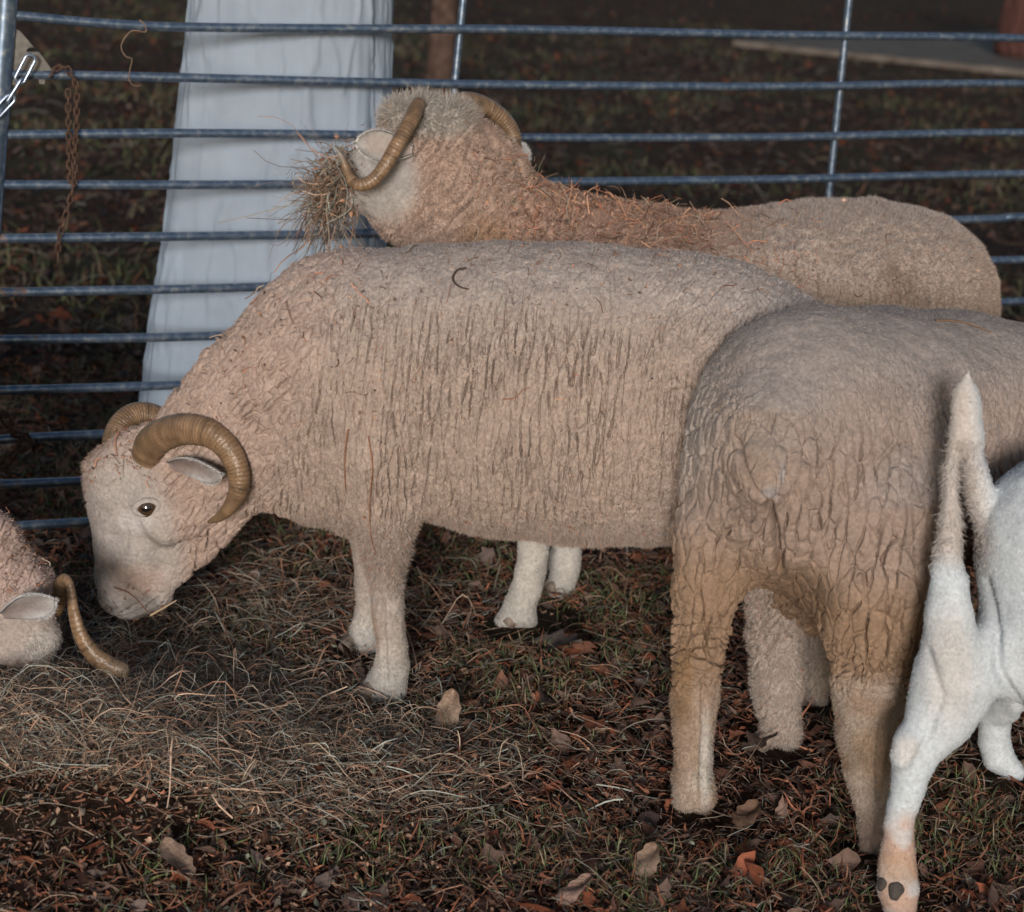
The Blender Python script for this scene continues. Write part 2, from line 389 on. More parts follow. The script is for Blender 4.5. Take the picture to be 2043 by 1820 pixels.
ys = np.concatenate([np.linspace(-30, 1.5, 10), np.arange(1.6, 5, 0.025), np.linspace(5.1, 12, 30), np.linspace(13, 200, 24)])
tag(link_mesh('ground', *grid_sheet(xs, ys, lambda X, Y: gz(X, Y)), M_GROUND), kind='structure')

# concrete path far behind, a slab with its own edge
M_CONC = mat('weathered_concrete', rough=0.9, spec=0.2, color=(0.115, 0.095, 0.082), noise=0.4, nscale=5, bump=0.3, bscale=40)
a, b, c, d = gnd(1462, 92), gnd(2300, 190), gnd(2350, 62), gnd(1700, 80)
b = a + (gnd(2043, 152) - a) * 1.9; d2 = gnd(1940, 74); c = a + (d2 - a) * 2.2
top = np.array([a, b, c]); m = np.array([[*p[:2], z] for z in (-0.05, 0.05) for p in top])
tag(link_mesh('path', m, [np.array([[3, 4, 5], [2, 1, 0]]), np.array([[0, 1, 4, 3], [1, 2, 5, 4], [2, 0, 3, 5]])], M_CONC, smooth=False), kind='structure')

def wedge_points(n, rng, ymin, ymax, pw, margin=0.12):
    """random ground positions ahead of the viewer, thinning out with distance"""
    Y = ymin * (ymax / ymin) ** (rng.random(n) ** pw); hw = Y * (0.285 if ymax < 6 else 0.38) + margin
    return (rng.random(n) * 2 - 1) * hw + Y * 0.02, Y
FEET = [gnd(*p) for p in [(765, 1400), (728, 1300), (1545, 1490), (1625, 1398), (1030, 1255), (1112, 1230), (1384, 1612), (1748, 1704), (1793, 1806), (2010, 1545)]]
def clear(X, Y, rng):                                # trodden flat where the animals stand
    k = np.ones(len(X), bool)
    for f in FEET: k &= ~((np.abs(X - f[0]) < 0.055) & (Y - f[1] > -0.09) & (Y - f[1] < 0.04) & (rng.random(len(X)) < 0.86))
    return k
# ---- fallen leaves as one litter
def leaves(X, Y, Z, size, rng, pal, stand=0.35):
    n = len(X); k = 9
    t = np.linspace(0, 1, k); prof = np.sin(t ** 1.25 * math.pi) ** 1.05
    yaw = rng.random(n) * 2 * math.pi; tilt = rng.normal(0, stand, n); tl2 = rng.normal(0, stand, n)
    L = size * (0.6 + 0.9 * rng.random(n)); W = L * (0.16 + 0.20 * rng.random(n)); curl = rng.normal(0, 0.9, n); fold = rng.normal(0.1, 0.5, n)
    lob = rng.integers(0, 2, n) * 0.35; ph = rng.random(n) * 6
    rows = []
    for j, tj in enumerate(t):
        s = (tj - 0.5); ca = curl * s
        xx = np.where(np.abs(curl) < 1e-3, s, np.sin(ca) / np.where(np.abs(curl) < 1e-3, 1, curl)) * L; zz = (1 - np.cos(ca)) / np.where(np.abs(curl) < 1e-3, 1, curl) * L
        for sg in (-1, 0, 1):
            wj = W * prof[j] * (1 + lob * np.sin(tj * 19 + ph + sg)) * (0.85 + 0.3 * rng.random(n))
            rows.append(np.stack([xx, sg * wj * np.cos(fold), zz + abs(sg) * wj * np.sin(fold)], 1))
    V = np.stack(rows, 1)
    cy, sy = np.cos(yaw), np.sin(yaw); ct, st = np.cos(tilt), np.sin(tilt); c2, s2 = np.cos(tl2), np.sin(tl2)
    x, y, z = V[..., 0], V[..., 1], V[..., 2]
    x, z = x * ct[:, None] - z * st[:, None], x * st[:, None] + z * ct[:, None]
    y, z = y * c2[:, None] - z * s2[:, None], y * s2[:, None] + z * c2[:, None]
    x, y = x * cy[:, None] - y * sy[:, None], x * sy[:, None] + y * cy[:, None]
    z = z - z.min(1, keepdims=True) * 0.75
    V = np.stack([x + X[:, None], y + Y[:, None], z + Z[:, None]], -1)
    q = np.array([[j * 3 + a, j * 3 + a + 1, j * 3 + a + 4, j * 3 + a + 3] for j in range(k - 1) for a in (0, 1)])
    F = (np.arange(n)[:, None, None] * (3 * k) + q[None]).reshape(-1, 4)
    C = np.array(pal)[rng.integers(0, len(pal), n)] * (0.55 + 0.8 * rng.random((n, 1)))
    Cv = np.repeat(C[:, None], 3 * k, 1); Cv[:, 1::3] *= 1.25
    return V.reshape(-1, 3), F, Cv.reshape(-1, 3)
PAL = [(0.145, 0.068, 0.045), (0.09, 0.042, 0.030), (0.15, 0.095, 0.075), (0.155, 0.055, 0.030), (0.065, 0.042, 0.038), (0.18, 0.115, 0.09), (0.20, 0.062, 0.032), (0.11, 0.078, 0.068)]
r = np.random.default_rng(21)
parts = []
X, Y = wedge_points(22000, r, 2.0, 5.2, 0.9)
keep = r.random(len(X)) > np.clip(heap(X, Y) * 18, 0, 0.93)
keep &= clear(X, Y, r); X, Y = X[keep], Y[keep]
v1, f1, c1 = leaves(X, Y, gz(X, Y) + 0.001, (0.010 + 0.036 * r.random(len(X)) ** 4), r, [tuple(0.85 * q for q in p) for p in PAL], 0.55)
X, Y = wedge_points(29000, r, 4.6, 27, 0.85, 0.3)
v2, f2, c2 = leaves(X, Y, 0 * X, 0.018 + 0.05 * r.random(len(X)) ** 2, r, [tuple(0.42 * q for q in p) for p in PAL], 0.4)  # far leaves coloured darker, standing in for light falling off with distance
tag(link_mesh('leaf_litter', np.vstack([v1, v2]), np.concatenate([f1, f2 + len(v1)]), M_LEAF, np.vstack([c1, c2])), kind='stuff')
# ---- ribbons: grass blades and hay strands
def ribbons(P0, D, L, W, bendv, seg, col, rng, taper=True, wig=0.0):
    n = len(P0); t = np.linspace(0, 1, seg + 1)
    S = nrm(np.cross(D, rng.normal(0, 1, (n, 3)) + np.array([0, 0.6, 0.2]))); rows = []; Nn = nrm(np.cross(D, S))
    w1 = rng.normal(0, wig, (n, 1)); w2 = rng.normal(0, wig, (n, 1)); p1 = rng.random((n, 1)) * 6; p2 = rng.random((n, 1)) * 6
    for tj in t:
        c = P0 + D * (L * tj)[:, None] + bendv * (L * tj * tj)[:, None] + (S * w1 * np.sin(tj * 5 + p1) + Nn * w2 * np.sin(tj * 6 + p2) - S * w1 * np.sin(p1) - Nn * w2 * np.sin(p2)) * L[:, None]
        w = W * ((1 - tj) ** 0.7 if taper else 1.0 - 0.3 * tj) + 0.00012
        rows += [c - S * w[:, None], c + S * w[:, None]]
    V = np.stack(rows, 1).reshape(-1, 3)
    q = np.array([[2 * j, 2 * j + 1, 2 * j + 3, 2 * j + 2] for j in range(seg)])
    F = (np.arange(n)[:, None, None] * (2 * seg + 2) + q[None]).reshape(-1, 4)
    return V, F, np.repeat(col, 2 * seg + 2, 0)
r = np.random.default_rng(31)
GP = np.array([(0.11, 0.132, 0.055), (0.07, 0.095, 0.042), (0.155, 0.16, 0.085), (0.22, 0.175, 0.115), (0.19, 0.085, 0.045)])
def blades(X, Y, Z, L, W, pal_p, seg, rng):
    n = len(X); yaw = rng.random(n) * 2 * math.pi; ln = np.abs(rng.normal(0, 0.55, n))
    D = nrm(np.stack([np.cos(yaw) * ln, np.sin(yaw) * ln, np.ones(n)], 1)); bv = np.stack([np.cos(yaw) * 0.5, np.sin(yaw) * 0.5, -0.25 + 0 * yaw], 1) * rng.random((n, 1)) * 1.1
    col = GP[rng.choice(5, n, p=pal_p)] * (0.6 + 0.8 * rng.random((n, 1)))
    return ribbons(np.stack([X, Y, Z - 0.004], 1), D, L, W, bv, seg, col, rng, True, 0.03)
X, Y = wedge_points(70000, r, 2.0, 5.0, 0.9)
den = vnoise(np.stack([X * 4.5, Y * 4.5, 0 * X + 2], 1)) * 0.6 + vnoise(np.stack([X * 13, Y * 13, 0 * X + 5], 1)) * 0.4
keep = (r.random(len(X)) < sstep(0.40, 0.66, den)) & (r.random(len(X)) > np.clip(heap(X, Y) * 24, 0, 0.985))
keep &= clear(X, Y, r); X, Y = X[keep], Y[keep]; n = len(X)
g1 = blades(X, Y, gz(X, Y), 0.012 + 0.036 * r.random(n) ** 1.5, 0.0008 + 0.0011 * r.random(n), [0.30, 0.24, 0.14, 0.12, 0.20], 4, r)
X, Y = wedge_points(34000, r, 4.4, 20, 0.8, 0.3)
den = vnoise(np.stack([X * 1.2, Y * 1.2, 0 * X + 2], 1)); keep = r.random(len(X)) < sstep(0.45, 0.75, den); X, Y = X[keep], Y[keep]; n = len(X)
g2 = blades(X, Y, 0 * X, 0.03 + 0.06 * r.random(n), 0.0014 + 0.0018 * r.random(n), [0.34, 0.25, 0.1, 0.16, 0.15], 3, r); g2 = (g2[0], g2[1], g2[2] * 0.8)  # far blades dimmed in colour, imitating the weaker light further back
V, F = join([(g1[0], [g1[1]]), (g2[0], [g2[1]])])
tag(link_mesh('grass', V, F, M_GRASS, np.vstack([g1[2], g2[2]])), kind='stuff')
# ---- hay: loose dry strands, thick on the heap, thin over the rest of the pen
HP = np.array([(0.34, 0.265, 0.20), (0.27, 0.25, 0.205), (0.42, 0.29, 0.215), (0.20, 0.145, 0.11), (0.35, 0.19, 0.125), (0.29, 0.30, 0.265), (0.14, 0.095, 0.07)])
def strands(X, Y, Z, L, W, rng, up=0.22, wig=0.10, seg=7, bright=1.0):
    n = len(X); yaw = rng.random(n) * 2 * math.pi
    D = nrm(np.stack([np.cos(yaw), np.sin(yaw), rng.normal(0.05, up, n)], 1)); bv = rng.normal(0, 0.35, (n, 3)) * np.array([1, 1, 0.35])
    col = HP[rng.integers(0, len(HP), n)] * (0.5 + 0.75 * rng.random((n, 1))) * bright
    P0 = np.stack([X, Y, Z], 1) - D * (L * 0.5)[:, None]
    return ribbons(P0, D, L, W, bv, seg, col, rng, False, wig)
r = np.random.default_rng(41); pr = []
n = 32000; X = r.normal(-0.64, 0.24, n); Y = r.normal(2.68, 0.20, n); dz = r.random(n); ok = clear(X, Y, r) & (Y > 2.40 + 0.10 * vnoise(np.stack([X * 7, 0 * X, 0 * X], 1))); X, Y, dz = X[ok], Y[ok], dz[ok]; n = len(X)
pr.append(strands(X, Y, gz(X, Y) + 0.002 + 0.022 * dz, 0.02 + 0.09 * r.random(n) ** 2.5, 0.0003 + 0.0009 * r.random(n) ** 2.5, r, wig=0.15, bright=1.2))
n = 1500; X = r.normal(-0.20, 0.17, n); Y = r.normal(2.70, 0.11, n); ok = clear(X, Y, r); X, Y = X[ok], Y[ok]; n = len(X)
pr.append(strands(X, Y, gz(X, Y) + 0.004 + 0.02 * r.random(n), 0.03 + 0.09 * r.random(n) ** 2, 0.0004 + 0.0008 * r.random(n) ** 2, r))
n = 1600; X = r.normal(-0.45, 0.22, n); Y = r.normal(3.28, 0.16, n); ok = clear(X, Y, r); X, Y = X[ok], Y[ok]; n = len(X)
pr.append(strands(X, Y, gz(X, Y) + 0.004 + 0.02 * r.random(n), 0.04 + 0.10 * r.random(n) ** 2, 0.0004 + 0.0007 * r.random(n), r, up=0.4))
X, Y = wedge_points(12000, r, 2.0, 4.6, 0.9); keep = clear(X, Y, r); X, Y = X[keep], Y[keep]; n = len(X)
pr.append(strands(X, Y, gz(X, Y) + 0.006 + 0.012 * r.random(n), 0.02 + 0.07 * r.random(n) ** 2, 0.0003 + 0.0006 * r.random(n) ** 2, r, bright=0.75))
X, Y = wedge_points(6500, r, 4.3, 16, 0.9, 0.2); n = len(X)
pr.append(strands(X, Y, 0 * X + 0.01, 0.05 + 0.09 * r.random(n), 0.0010 + 0.001 * r.random(n), r, bright=0.45))  # far hay dimmed in colour for distance, like the far leaves' painted light falloff
X, Y = wedge_points(52000, r, 2.0, 5.0, 0.9)                       # shredded red brown leaf and stalk bits between the grass
keep = clear(X, Y, r) & (r.random(len(X)) > np.clip(heap(X, Y) * 9, 0, 0.75)); X, Y = X[keep], Y[keep]; n = len(X)
RB = np.array([(0.20, 0.075, 0.042), (0.13, 0.055, 0.036), (0.26, 0.105, 0.062), (0.09, 0.05, 0.038), (0.18, 0.115, 0.085)])
yaw = r.random(n) * 2 * math.pi; D = nrm(np.stack([np.cos(yaw), np.sin(yaw), r.normal(0.1, .35, n)], 1))
pr.append(ribbons(np.stack([X, Y, gz(X, Y) + 0.003 + 0.010 * r.random(n)], 1), D, 0.008 + 0.028 * r.random(n) ** 2, 0.0007 + 0.0024 * r.random(n) ** 2, r.normal(0, .4, (n, 3)), 4, RB[r.integers(0, 5, n)] * (0.65 + 0.95 * r.random((n, 1))), r, True, .1))
# crumbled leafy bits in the heap
n = 11000; X = r.normal(-0.58, 0.30, n); Y = r.normal(2.72, 0.22, n)
lv = leaves(X, Y, gz(X, Y) + 0.008 + 0.016 * r.random(n), 0.004 + 0.009 * r.random(n) ** 2, r, [(0.26, 0.14, 0.09), (0.16, 0.16, 0.12), (0.30, 0.19, 0.13), (0.12, 0.10, 0.08)], 0.8)
V, F = join([(p[0], [p[1]]) for p in pr] + [(lv[0], [lv[1]])])
tag(link_mesh('hay', V, F, M_STRAW, np.vstack([p[2] for p in pr] + [lv[2]])), kind='stuff')

# ---- metal fence panel
FY0, FM = 3.98, 0.45
fn = nrm(np.array([-FM, 1.0, 0.0])); fx = nrm(np.array([1.0, FM, 0.0]))
def fen(u, v, off=0.0):                              # point on the fence's plane
    d = ray(u, v); t = (FY0 + off * math.hypot(1, FM)) / (d[1] - FM * d[0]); return CP + d * t
M_GALV = bpy.data.materials.new('galvanised_tube'); M_GALV.use_nodes = True
def galv_nodes(m):
    n = m.node_tree; b = n.nodes['Principled BSDF']; b.inputs['Metallic'].default_value = 0.7; b.inputs['Roughness'].default_value = 0.34
    tc = n.nodes.new('ShaderNodeTexCoord')
    t = n.nodes.new('ShaderNodeTexNoise'); t.inputs['Scale'].default_value = 70; t.inputs['Detail'].default_value = 6; n.links.new(tc.outputs['Object'], t.inputs['Vector'])
    r = n.nodes.new('ShaderNodeValToRGB'); e = r.color_ramp.elements; e[0].position = 0.35; e[0].color = (0.10, 0.145, 0.215, 1); e[1].position = 0.72; e[1].color = (0.33, 0.36, 0.39, 1)
    k = e.new(0.52); k.color = (0.15, 0.20, 0.28, 1)
    n.links.new(t.outputs['Fac'], r.inputs[0])
    a = n.nodes.new('ShaderNodeAttribute'); a.attribute_name = 'col'
    sp = n.nodes.new('ShaderNodeSeparateColor'); n.links.new(a.outputs['Color'], sp.inputs[0])
    t2 = n.nodes.new('ShaderNodeTexNoise'); t2.inputs['Scale'].default_value = 45; t2.inputs['Detail'].default_value = 5; n.links.new(tc.outputs['Object'], t2.inputs['Vector'])
    ad = n.nodes.new('ShaderNodeMath'); ad.operation = 'ADD'; n.links.new(sp.outputs[0], ad.inputs[0]); n.links.new(t2.outputs['Fac'], ad.inputs[1])
    mr = n.nodes.new('ShaderNodeMapRange'); mr.inputs[1].default_value = 0.98; mr.inputs[2].default_value = 1.12; n.links.new(ad.outputs[0], mr.inputs[0])
    mx = n.nodes.new('ShaderNodeMix'); mx.data_type = 'RGBA'; mx.inputs[7].default_value = (0.20, 0.105, 0.06, 1)
    n.links.new(mr.outputs[0], mx.inputs[0]); n.links.new(r.outputs[0], mx.inputs[6]); n.links.new(mx.outputs[2], b.inputs['Base Color'])
    inv = n.nodes.new('ShaderNodeMath'); inv.operation = 'MULTIPLY_ADD'; inv.inputs[1].default_value = -0.7; inv.inputs[2].default_value = 0.7
    n.links.new(mr.outputs[0], inv.inputs[0]); n.links.new(inv.outputs[0], b.inputs['Metallic'])
galv_nodes(M_GALV)
fence = empty('metal_fence_panel', (0, FY0, 0), 'galvanised metal livestock fence panel of horizontal rails standing behind the sheep', 'fence')
RAILS = [[(18, 31), (60, 34), (180, 45), (360, 54), (720, 57.6), (1062, 59.5), (1542, 69.6), (2041, 76.8)],
         [(6, 150), (54, 149), (360, 155), (720, 164), (1062, 170), (1542, 173), (2041, 167)],
         [(2, 268), (36, 269), (360, 266), (684, 269), (1062, 275), (1542, 274), (2041, 265)],
         [(-4, 369), (36, 369), (360, 369), (576, 368), (1110, 363), (1542, 358), (2041, 347)],
         [(-10, 477), (36, 476), (360, 472), (684, 467), (1300, 455), (1974, 437), (2041, 433)],
         [(-16, 585), (36, 583), (360, 577), (540, 572), (1300, 548), (2013, 519)],
         [(-22, 679), (0, 678), (440, 670), (1300, 640), (2022, 602)],
         [(-28, 780), (0, 779), (323, 769.6), (1300, 734), (2041, 688)],
         [(-34, 879), (0, 877), (205, 866.6), (1300, 818), (2041, 768)],
         [(-38, 967), (0, 965), (162, 960), (1300, 905), (2041, 845)],
         [(-44, 1055), (47, 1048.7), (180, 1041), (539, 1017.5), (1300, 975), (2041, 915)]]
XEND = 1.95
for k, pts in enumerate(RAILS):
    P = [fen(*p) for p in pts]; P.append(P[-1] + fx * (XEND - P[-1][0]) + np.array([0, 0, 0.0]))
    P = catmull(P, 60); V, F = tube(P, 0.0089, 14)
    rust = 0.36 * np.exp(-np.maximum(V[:, 0] + 1.0, 0) / 0.13) + 0.25 * vnoise(V * 9) - 0.02
    link_mesh('rail', V, F, M_GALV, np.stack([rust] * 3, 1), fence)
def post(name, top, bot, r, off=0.0, z0=0.02):
    P0, P1 = fen(*top, off), fen(*bot, off); d = (P1 - P0) / (P1[2] - P0[2])
    a = P0 + d * (1.20 - P0[2]); b = P0 + d * (z0 - P0[2]); P = np.linspace(a, b, 40); V, F = tube(P, r, 18)
    return link_mesh(name, V, F, M_GALV, np.stack([0.05 + 0.3 * vnoise(V * 8)] * 3, 1), fence)
post('stay', (924, 0), (904, 200), 0.0078, 0.0185); post('stay', (1694, 0), (1654, 384), 0.0085, 0.0190)
post('end_post', (13, 0), (-22, 480), 0.0205, 0.0)
pe = np.array([XEND + .02, FY0 + FM * (XEND + .02), 0.0]); P = pe + np.array([0, 0, 1.0]) * np.linspace(.02, 1.2, 40)[:, None]; V, F = tube(P, .0205, 18)
link_mesh('end_post', V, F, M_GALV, np.stack([0.05 + 0.3 * vnoise(V * 8)] * 3, 1), fence)
# gusset plate welded between post and second rail, with two bite-shaped cut-outs
M_PLATE = mat('plate_metal', rough=0.55, spec=0.4, metal=0.25, color=(0.17, 0.155, 0.14), noise=0.4, nscale=60)
out = [(28, 57), (40, 62), (68, 95), (60, 95), (54, 98), (52, 104), (78, 104), (104, 140), (92, 148), (89, 168), (79, 168), (75, 151), (66, 145), (58, 150), (52, 170), (24, 170), (24, 120)]
pf = [fen(u, v, -0.003) for u, v in out]; pb = [p + fn * 0.006 for p in pf]; n = len(out)
bm = __import__('bmesh').new(); fv = [bm.verts.new(p - np.array([0, FY0, 0])) for p in pf]; bv = [bm.verts.new(p - np.array([0, FY0, 0])) for p in pb]
bm.faces.new(fv); bm.faces.new(bv[::-1])
for k in range(n): bm.faces.new([fv[k], fv[(k + 1) % n], bv[(k + 1) % n], bv[k]])
__import__('bmesh').ops.recalc_face_normals(bm, faces=bm.faces); me = bpy.data.meshes.new('gusset_plate'); bm.to_mesh(me); bm.free(); me.materials.append(M_PLATE)
o = bpy.data.objects.new('gusset_plate', me); COL.objects.link(o); o.parent = fence
# ---- chains
M_STEEL = mat('bright_steel', rough=0.32, spec=0.5, metal=0.9, color=(0.36, 0.43, 0.54), noise=0.15, nscale=90)
M_RUST = mat('rusted_iron', rough=0.9, spec=0.2, color=(0.085, 0.05, 0.036), noise=0.5, nscale=160, bump=0.6, bscale=400)
def link_ring(c, d, side, L, W, r, seg=10):          # stadium shaped link
    d = nrm(d); side = nrm(side - d * (side @ d)); t = np.arange(24) / 24 * 2 * math.pi
    x = np.cos(t) * W; y = np.sin(t) * W + np.sign(np.sin(t)) * (L - W)
    P = c + side * x[:, None] + d * y[:, None]
    return tube(P, r, seg, closed=True)
ch = empty('steel_chain', fen(30, 190, -0.03), 'shiny steel chain of three links hooked to the gusset plate beside the end post', 'chain')
for (u0, v0), (u1, v1), W, sd in [((36, 165), (64, 111), 10, fx), ((14, 205), (44, 157), 5.5, fn * 0.9 + fx * 0.35), ((-18, 238), (26, 192), 9, fx + np.array([0, 0, 0.6]))]:
    a = fen(u0, v0, -0.028); b = fen(u1, v1, -0.028); L = np.linalg.norm(b - a) / 2
    V, F = link_ring((a + b) / 2, b - a, sd, L, rad(a, W), 0.0030); link_mesh('link', V, F, M_STEEL, None, ch)
def rusty(name, label, pts, n, W, r, off, rng):
    e = empty(name, fen(*pts[0], off), label, 'chain'); P = catmull([fen(*p, off) for p in pts], 200)
    s = np.concatenate([[0], np.cumsum(np.linalg.norm(np.diff(P, axis=0), axis=1))]); q = np.linspace(0, s[-1], n + 1)
    K = np.stack([np.interp(q, s, P[:, k]) for k in range(3)], 1)
    for k in range(n):
        d = K[k + 1] - K[k]; L = np.linalg.norm(d) / 2 + r * 1.5
        sd = fx if k % 2 else fn; sd = sd + rng.normal(0, 0.15, 3)
        V, F = link_ring((K[k] + K[k + 1]) / 2, d, sd, L, W, r, 8); link_mesh('link', V, F, M_RUST, None, e)
r = np.random.default_rng(3)
rusty('rusty_chain', 'thin rusty chain looped over the second rail, hanging straight down beside the end post',
      [(100, 152), (112, 137), (131, 133), (142, 150), (152, 172), (153, 230), (150, 300), (148, 370), (140, 350), (137, 260), (136, 180)], 34, 0.0045, 0.0017, -0.018, r)
rusty('rusty_chain', 'single frayed tail of rusty chain dangling below the doubled chain',
      [(146, 372), (140, 400), (128, 440), (118, 475), (115, 520)], 9, 0.0045, 0.0016, -0.019, r)
rusty('rusty_chain', 'thick dark chain wrapped around a low rail at the left edge',
      [(-12, 815), (14, 835), (22, 858), (40, 872), (60, 868), (58, 882), (34, 900), (12, 922), (-14, 940)], 9, 0.0085, 0.0036, -0.022, r)
# ---- straw caught on the top rail
def stalk(name, label, P, R, col, cat, parent=None, n=50):
    P = catmull(P, n); V, F = tube(P, np.linspace(R, R * 0.5, n), 6)
    return tag(link_mesh(name, V, F, M_STRAW, np.tile(np.array(col), (len(V), 1)), parent, base=P[0] if parent is None else None), label, cat)
stalk('straw_stalk', 'thin curly straw stalk caught on the top rail left of the white dress', [fen(278, 40, -.012), fen(289, 50, -.014), fen(290, 64, -.013), fen(262, 62, -.014), fen(242, 90, -.012), fen(250, 112, -.01), fen(263, 118, -.01), fen(259, 140, -.01), fen(258, 160, -.012), fen(268, 171, -.012), fen(284, 170, -.011)], 0.0012, (0.24, 0.16, 0.11), 'straw')

# ---- people behind the fence (seen from the hips down)
def robe(name, cx, cy, prof, nfold, amp, seedv, panel=None, seg=260, yaw=0.0):
    """pleated garment: rings of an ellipse with folds that deepen to the hem; solid cloth"""
    H = np.linspace(prof[0][0], prof[-1][0], 130); zz = np.array([p[0] for p in prof])
    rx = np.interp(H, zz, [p[1] for p in prof]); ry = np.interp(H, zz, [p[2] for p in prof]); ox = np.interp(H, zz, [p[3] for p in prof])
    a = np.arange(seg) / seg * 2 * math.pi; A, Hh = np.meshgrid(a, H); q = np.stack([np.cos(A).ravel() * 2.1 + seedv, np.sin(A).ravel() * 2.1, Hh.ravel() * 0.9], 1)
    f = fbm(q * nfold / 6.0, 3).reshape(A.shape) - 0.5; f2 = vnoise(np.stack([A.ravel() * 9 + Hh.ravel() * 3.0, Hh.ravel() * 2.2 + seedv, 0 * A.ravel()], 1)).reshape(A.shape) - 0.5
    low = np.clip((H[-1] - H) / (H[-1] - H[0]), 0, 1)[:, None]
    dis = amp * (f * 2.2 + f2 * 0.25) * (0.35 + 0.75 * low)
    f3 = fbm(np.stack([A.ravel() * 4.0 + Hh.ravel() * 2.6 + seedv, Hh.ravel() * 4.0 - A.ravel() * 1.2, 0 * A.ravel() + 4], 1), 3).reshape(A.shape) - 0.5
    dis -= 0.002 * np.exp(-(np.abs(f2) / 0.03) ** 2) - 0.006 * np.exp(-(np.abs(f3) / 0.04) ** 2) - 0.014 * f3
    if panel:
        for ang, wd, step in panel:
            da = (A - ang + math.pi) % (2 * math.pi) - math.pi; dis += step * sstep(-0.02, 0.012, da) * (1 - sstep(wd - 0.2, wd, da))
    x = cx + ox[:, None] + np.cos(A) * (rx[:, None] + dis); y = cy + np.sin(A) * (ry[:, None] + dis)
    V = np.stack([x, y, Hh], -1).reshape(-1, 3); n = len(H)
    k = np.arange(n - 1)[:, None] * seg; j = np.arange(seg)[None]
    return V, np.stack([k + j, k + (j + 1) % seg, k + seg + (j + 1) % seg, k + seg + j], -1).reshape(-1, 4)
M_WHITE = mat('white_cotton', rough=0.95, spec=0.1, color=(0.27, 0.318, 0.385), noise=0.12, nscale=7, bump=0.25, bscale=900)
M_BROWN = mat('brown_wool_cloth', rough=0.95, spec=0.1, color=(0.07, 0.032, 0.027), noise=0.15, nscale=20, bump=0.3, bscale=300)
M_PERSON = mat('skin', rough=0.6, spec=0.3, color=(0.45, 0.28, 0.21), noise=0.06, nscale=60)
def person(cx, cy, yaw, label, gname, gmat, rb, hs=1.0):
    e = empty('person', (cx, cy, 0), label, 'person')
    B = Body((0, 1, 0), 0.012); c = lambda x, y, z: np.array([cx + x * hs, cy + y * hs, z * hs])
    for s in (-1, 1):
        B.cone(c(.085 * s, .01, .90), .066, c(.09 * s, .01, .50), .05, k=.03); B.cone(c(.09 * s, .01, .50), .05, c(.09 * s, .03, .10), .034, k=.03)
        B.cone(c(.10 * s, .02, .05), .04, c(.11 * s, -.13, .035), .032, k=.03)
        B.cone(c(.19 * s, 0, 1.42), .055, c(.25 * s, .02, 1.24), .042, k=.05); B.cone(c(.25 * s, .02, 1.24), .04, c(.10 * s, -.19, 1.34), .027, k=.02)
        for f in range(4):
            B.cone(c(.09 * s, -.205 - .004 * f, 1.33 + .02 * f), .011, c(.02 * s, -.225 + .004 * f, 1.35 + .02 * f), .009, k=.006)
        B.cone(c(.10 * s, -.19, 1.35), .012, c(.06 * s, -.21, 1.42), .01, k=.008)
    B.cone(c(-.05, .01, .95), .072, c(.05, .01, .95), .072, k=.03); B.cone(c(0, .01, .98), .075, c(0, 0, 1.25), .10, k=.04); B.cone(c(-.09, 0, 1.36), .10, c(.09, 0, 1.36), .10, k=.08)
    B.cone(c(0, .01, 1.45), .055, c(0, 0, 1.55), .052, k=.04); B.cone(c(0, 0, 1.66), .095, c(0, -.025, 1.60), .07, k=.03); B.cone(c(0, -.10, 1.625), .014, c(0, -.085, 1.655), .010, k=.015)
    V, F = B.mesh(); V = laplace(V, F, 2); link_mesh('body', V, F, M_PERSON, None, e)
    V, F = rb; link_mesh(gname, V, F, gmat, None, e)
    a = np.linspace(0, 1, 30)
    B = Body((0, 1, 0), 0.012); B.cone(c(0, .02, 1.69), .105, c(0, .05, 1.58), .085, k=.04); V, F = B.mesh(); link_mesh('hair', V, F, mat('hair_brown', color=(0.06, 0.035, 0.02), noise=0.3), None, e)
    B = Body((0, 1, 0), 0.012); B.cone(c(-.10, 0, 1.36), .118, c(.10, 0, 1.36), .118, k=.08); B.cone(c(0, 0, 1.16), .15, c(0, 0, 1.3), .15, k=.08)
    for s in (-1, 1): B.cone(c(.19 * s, 0, 1.41), .07, c(.25 * s, .02, 1.24), .058, k=.05); B.cone(c(.25 * s, .02, 1.24), .056, c(.14 * s, -.15, 1.29), .045, k=.03)
    V, F = B.mesh(); link_mesh('shirt', laplace(V, F, 2), F, gmat, None, e)
p0 = at(575, 0, 3.97)
zb = 0.03
cxw = at(574, 30, 3.97)[0]
prof = [(0.03, .278, .155, -.035), (0.25, .260, .145, -.028), (0.6, .232, .13, -.012), (0.95, .209, .125, 0.0), (1.12, .20, .125, 0.004)]
person(cxw, 3.97, 0, 'person in a long plain white skirt standing close behind the fence rails', 'skirt', M_WHITE,
       robe('skirt', cxw, 3.97, prof, 6, 0.020, 3.1, [(-math.pi / 2 - 0.98, 2.05, 0.016), (-math.pi / 2 + 0.75, 1.2, 0.004)]))
pb_ = gnd(2075, 128); prof = [(0.02, .38, .26, 0.05), (0.10, .42, .30, 0.02), (0.5, .36, .24, -.02), (1.1, .22, .17, 0)]
person(pb_[0], pb_[1], 0, 'person far behind in a reddish brown robe that reaches the concrete path', 'robe', M_BROWN,
       robe('robe', pb_[0], pb_[1], prof, 10, 0.06, 8.0), 1.0)
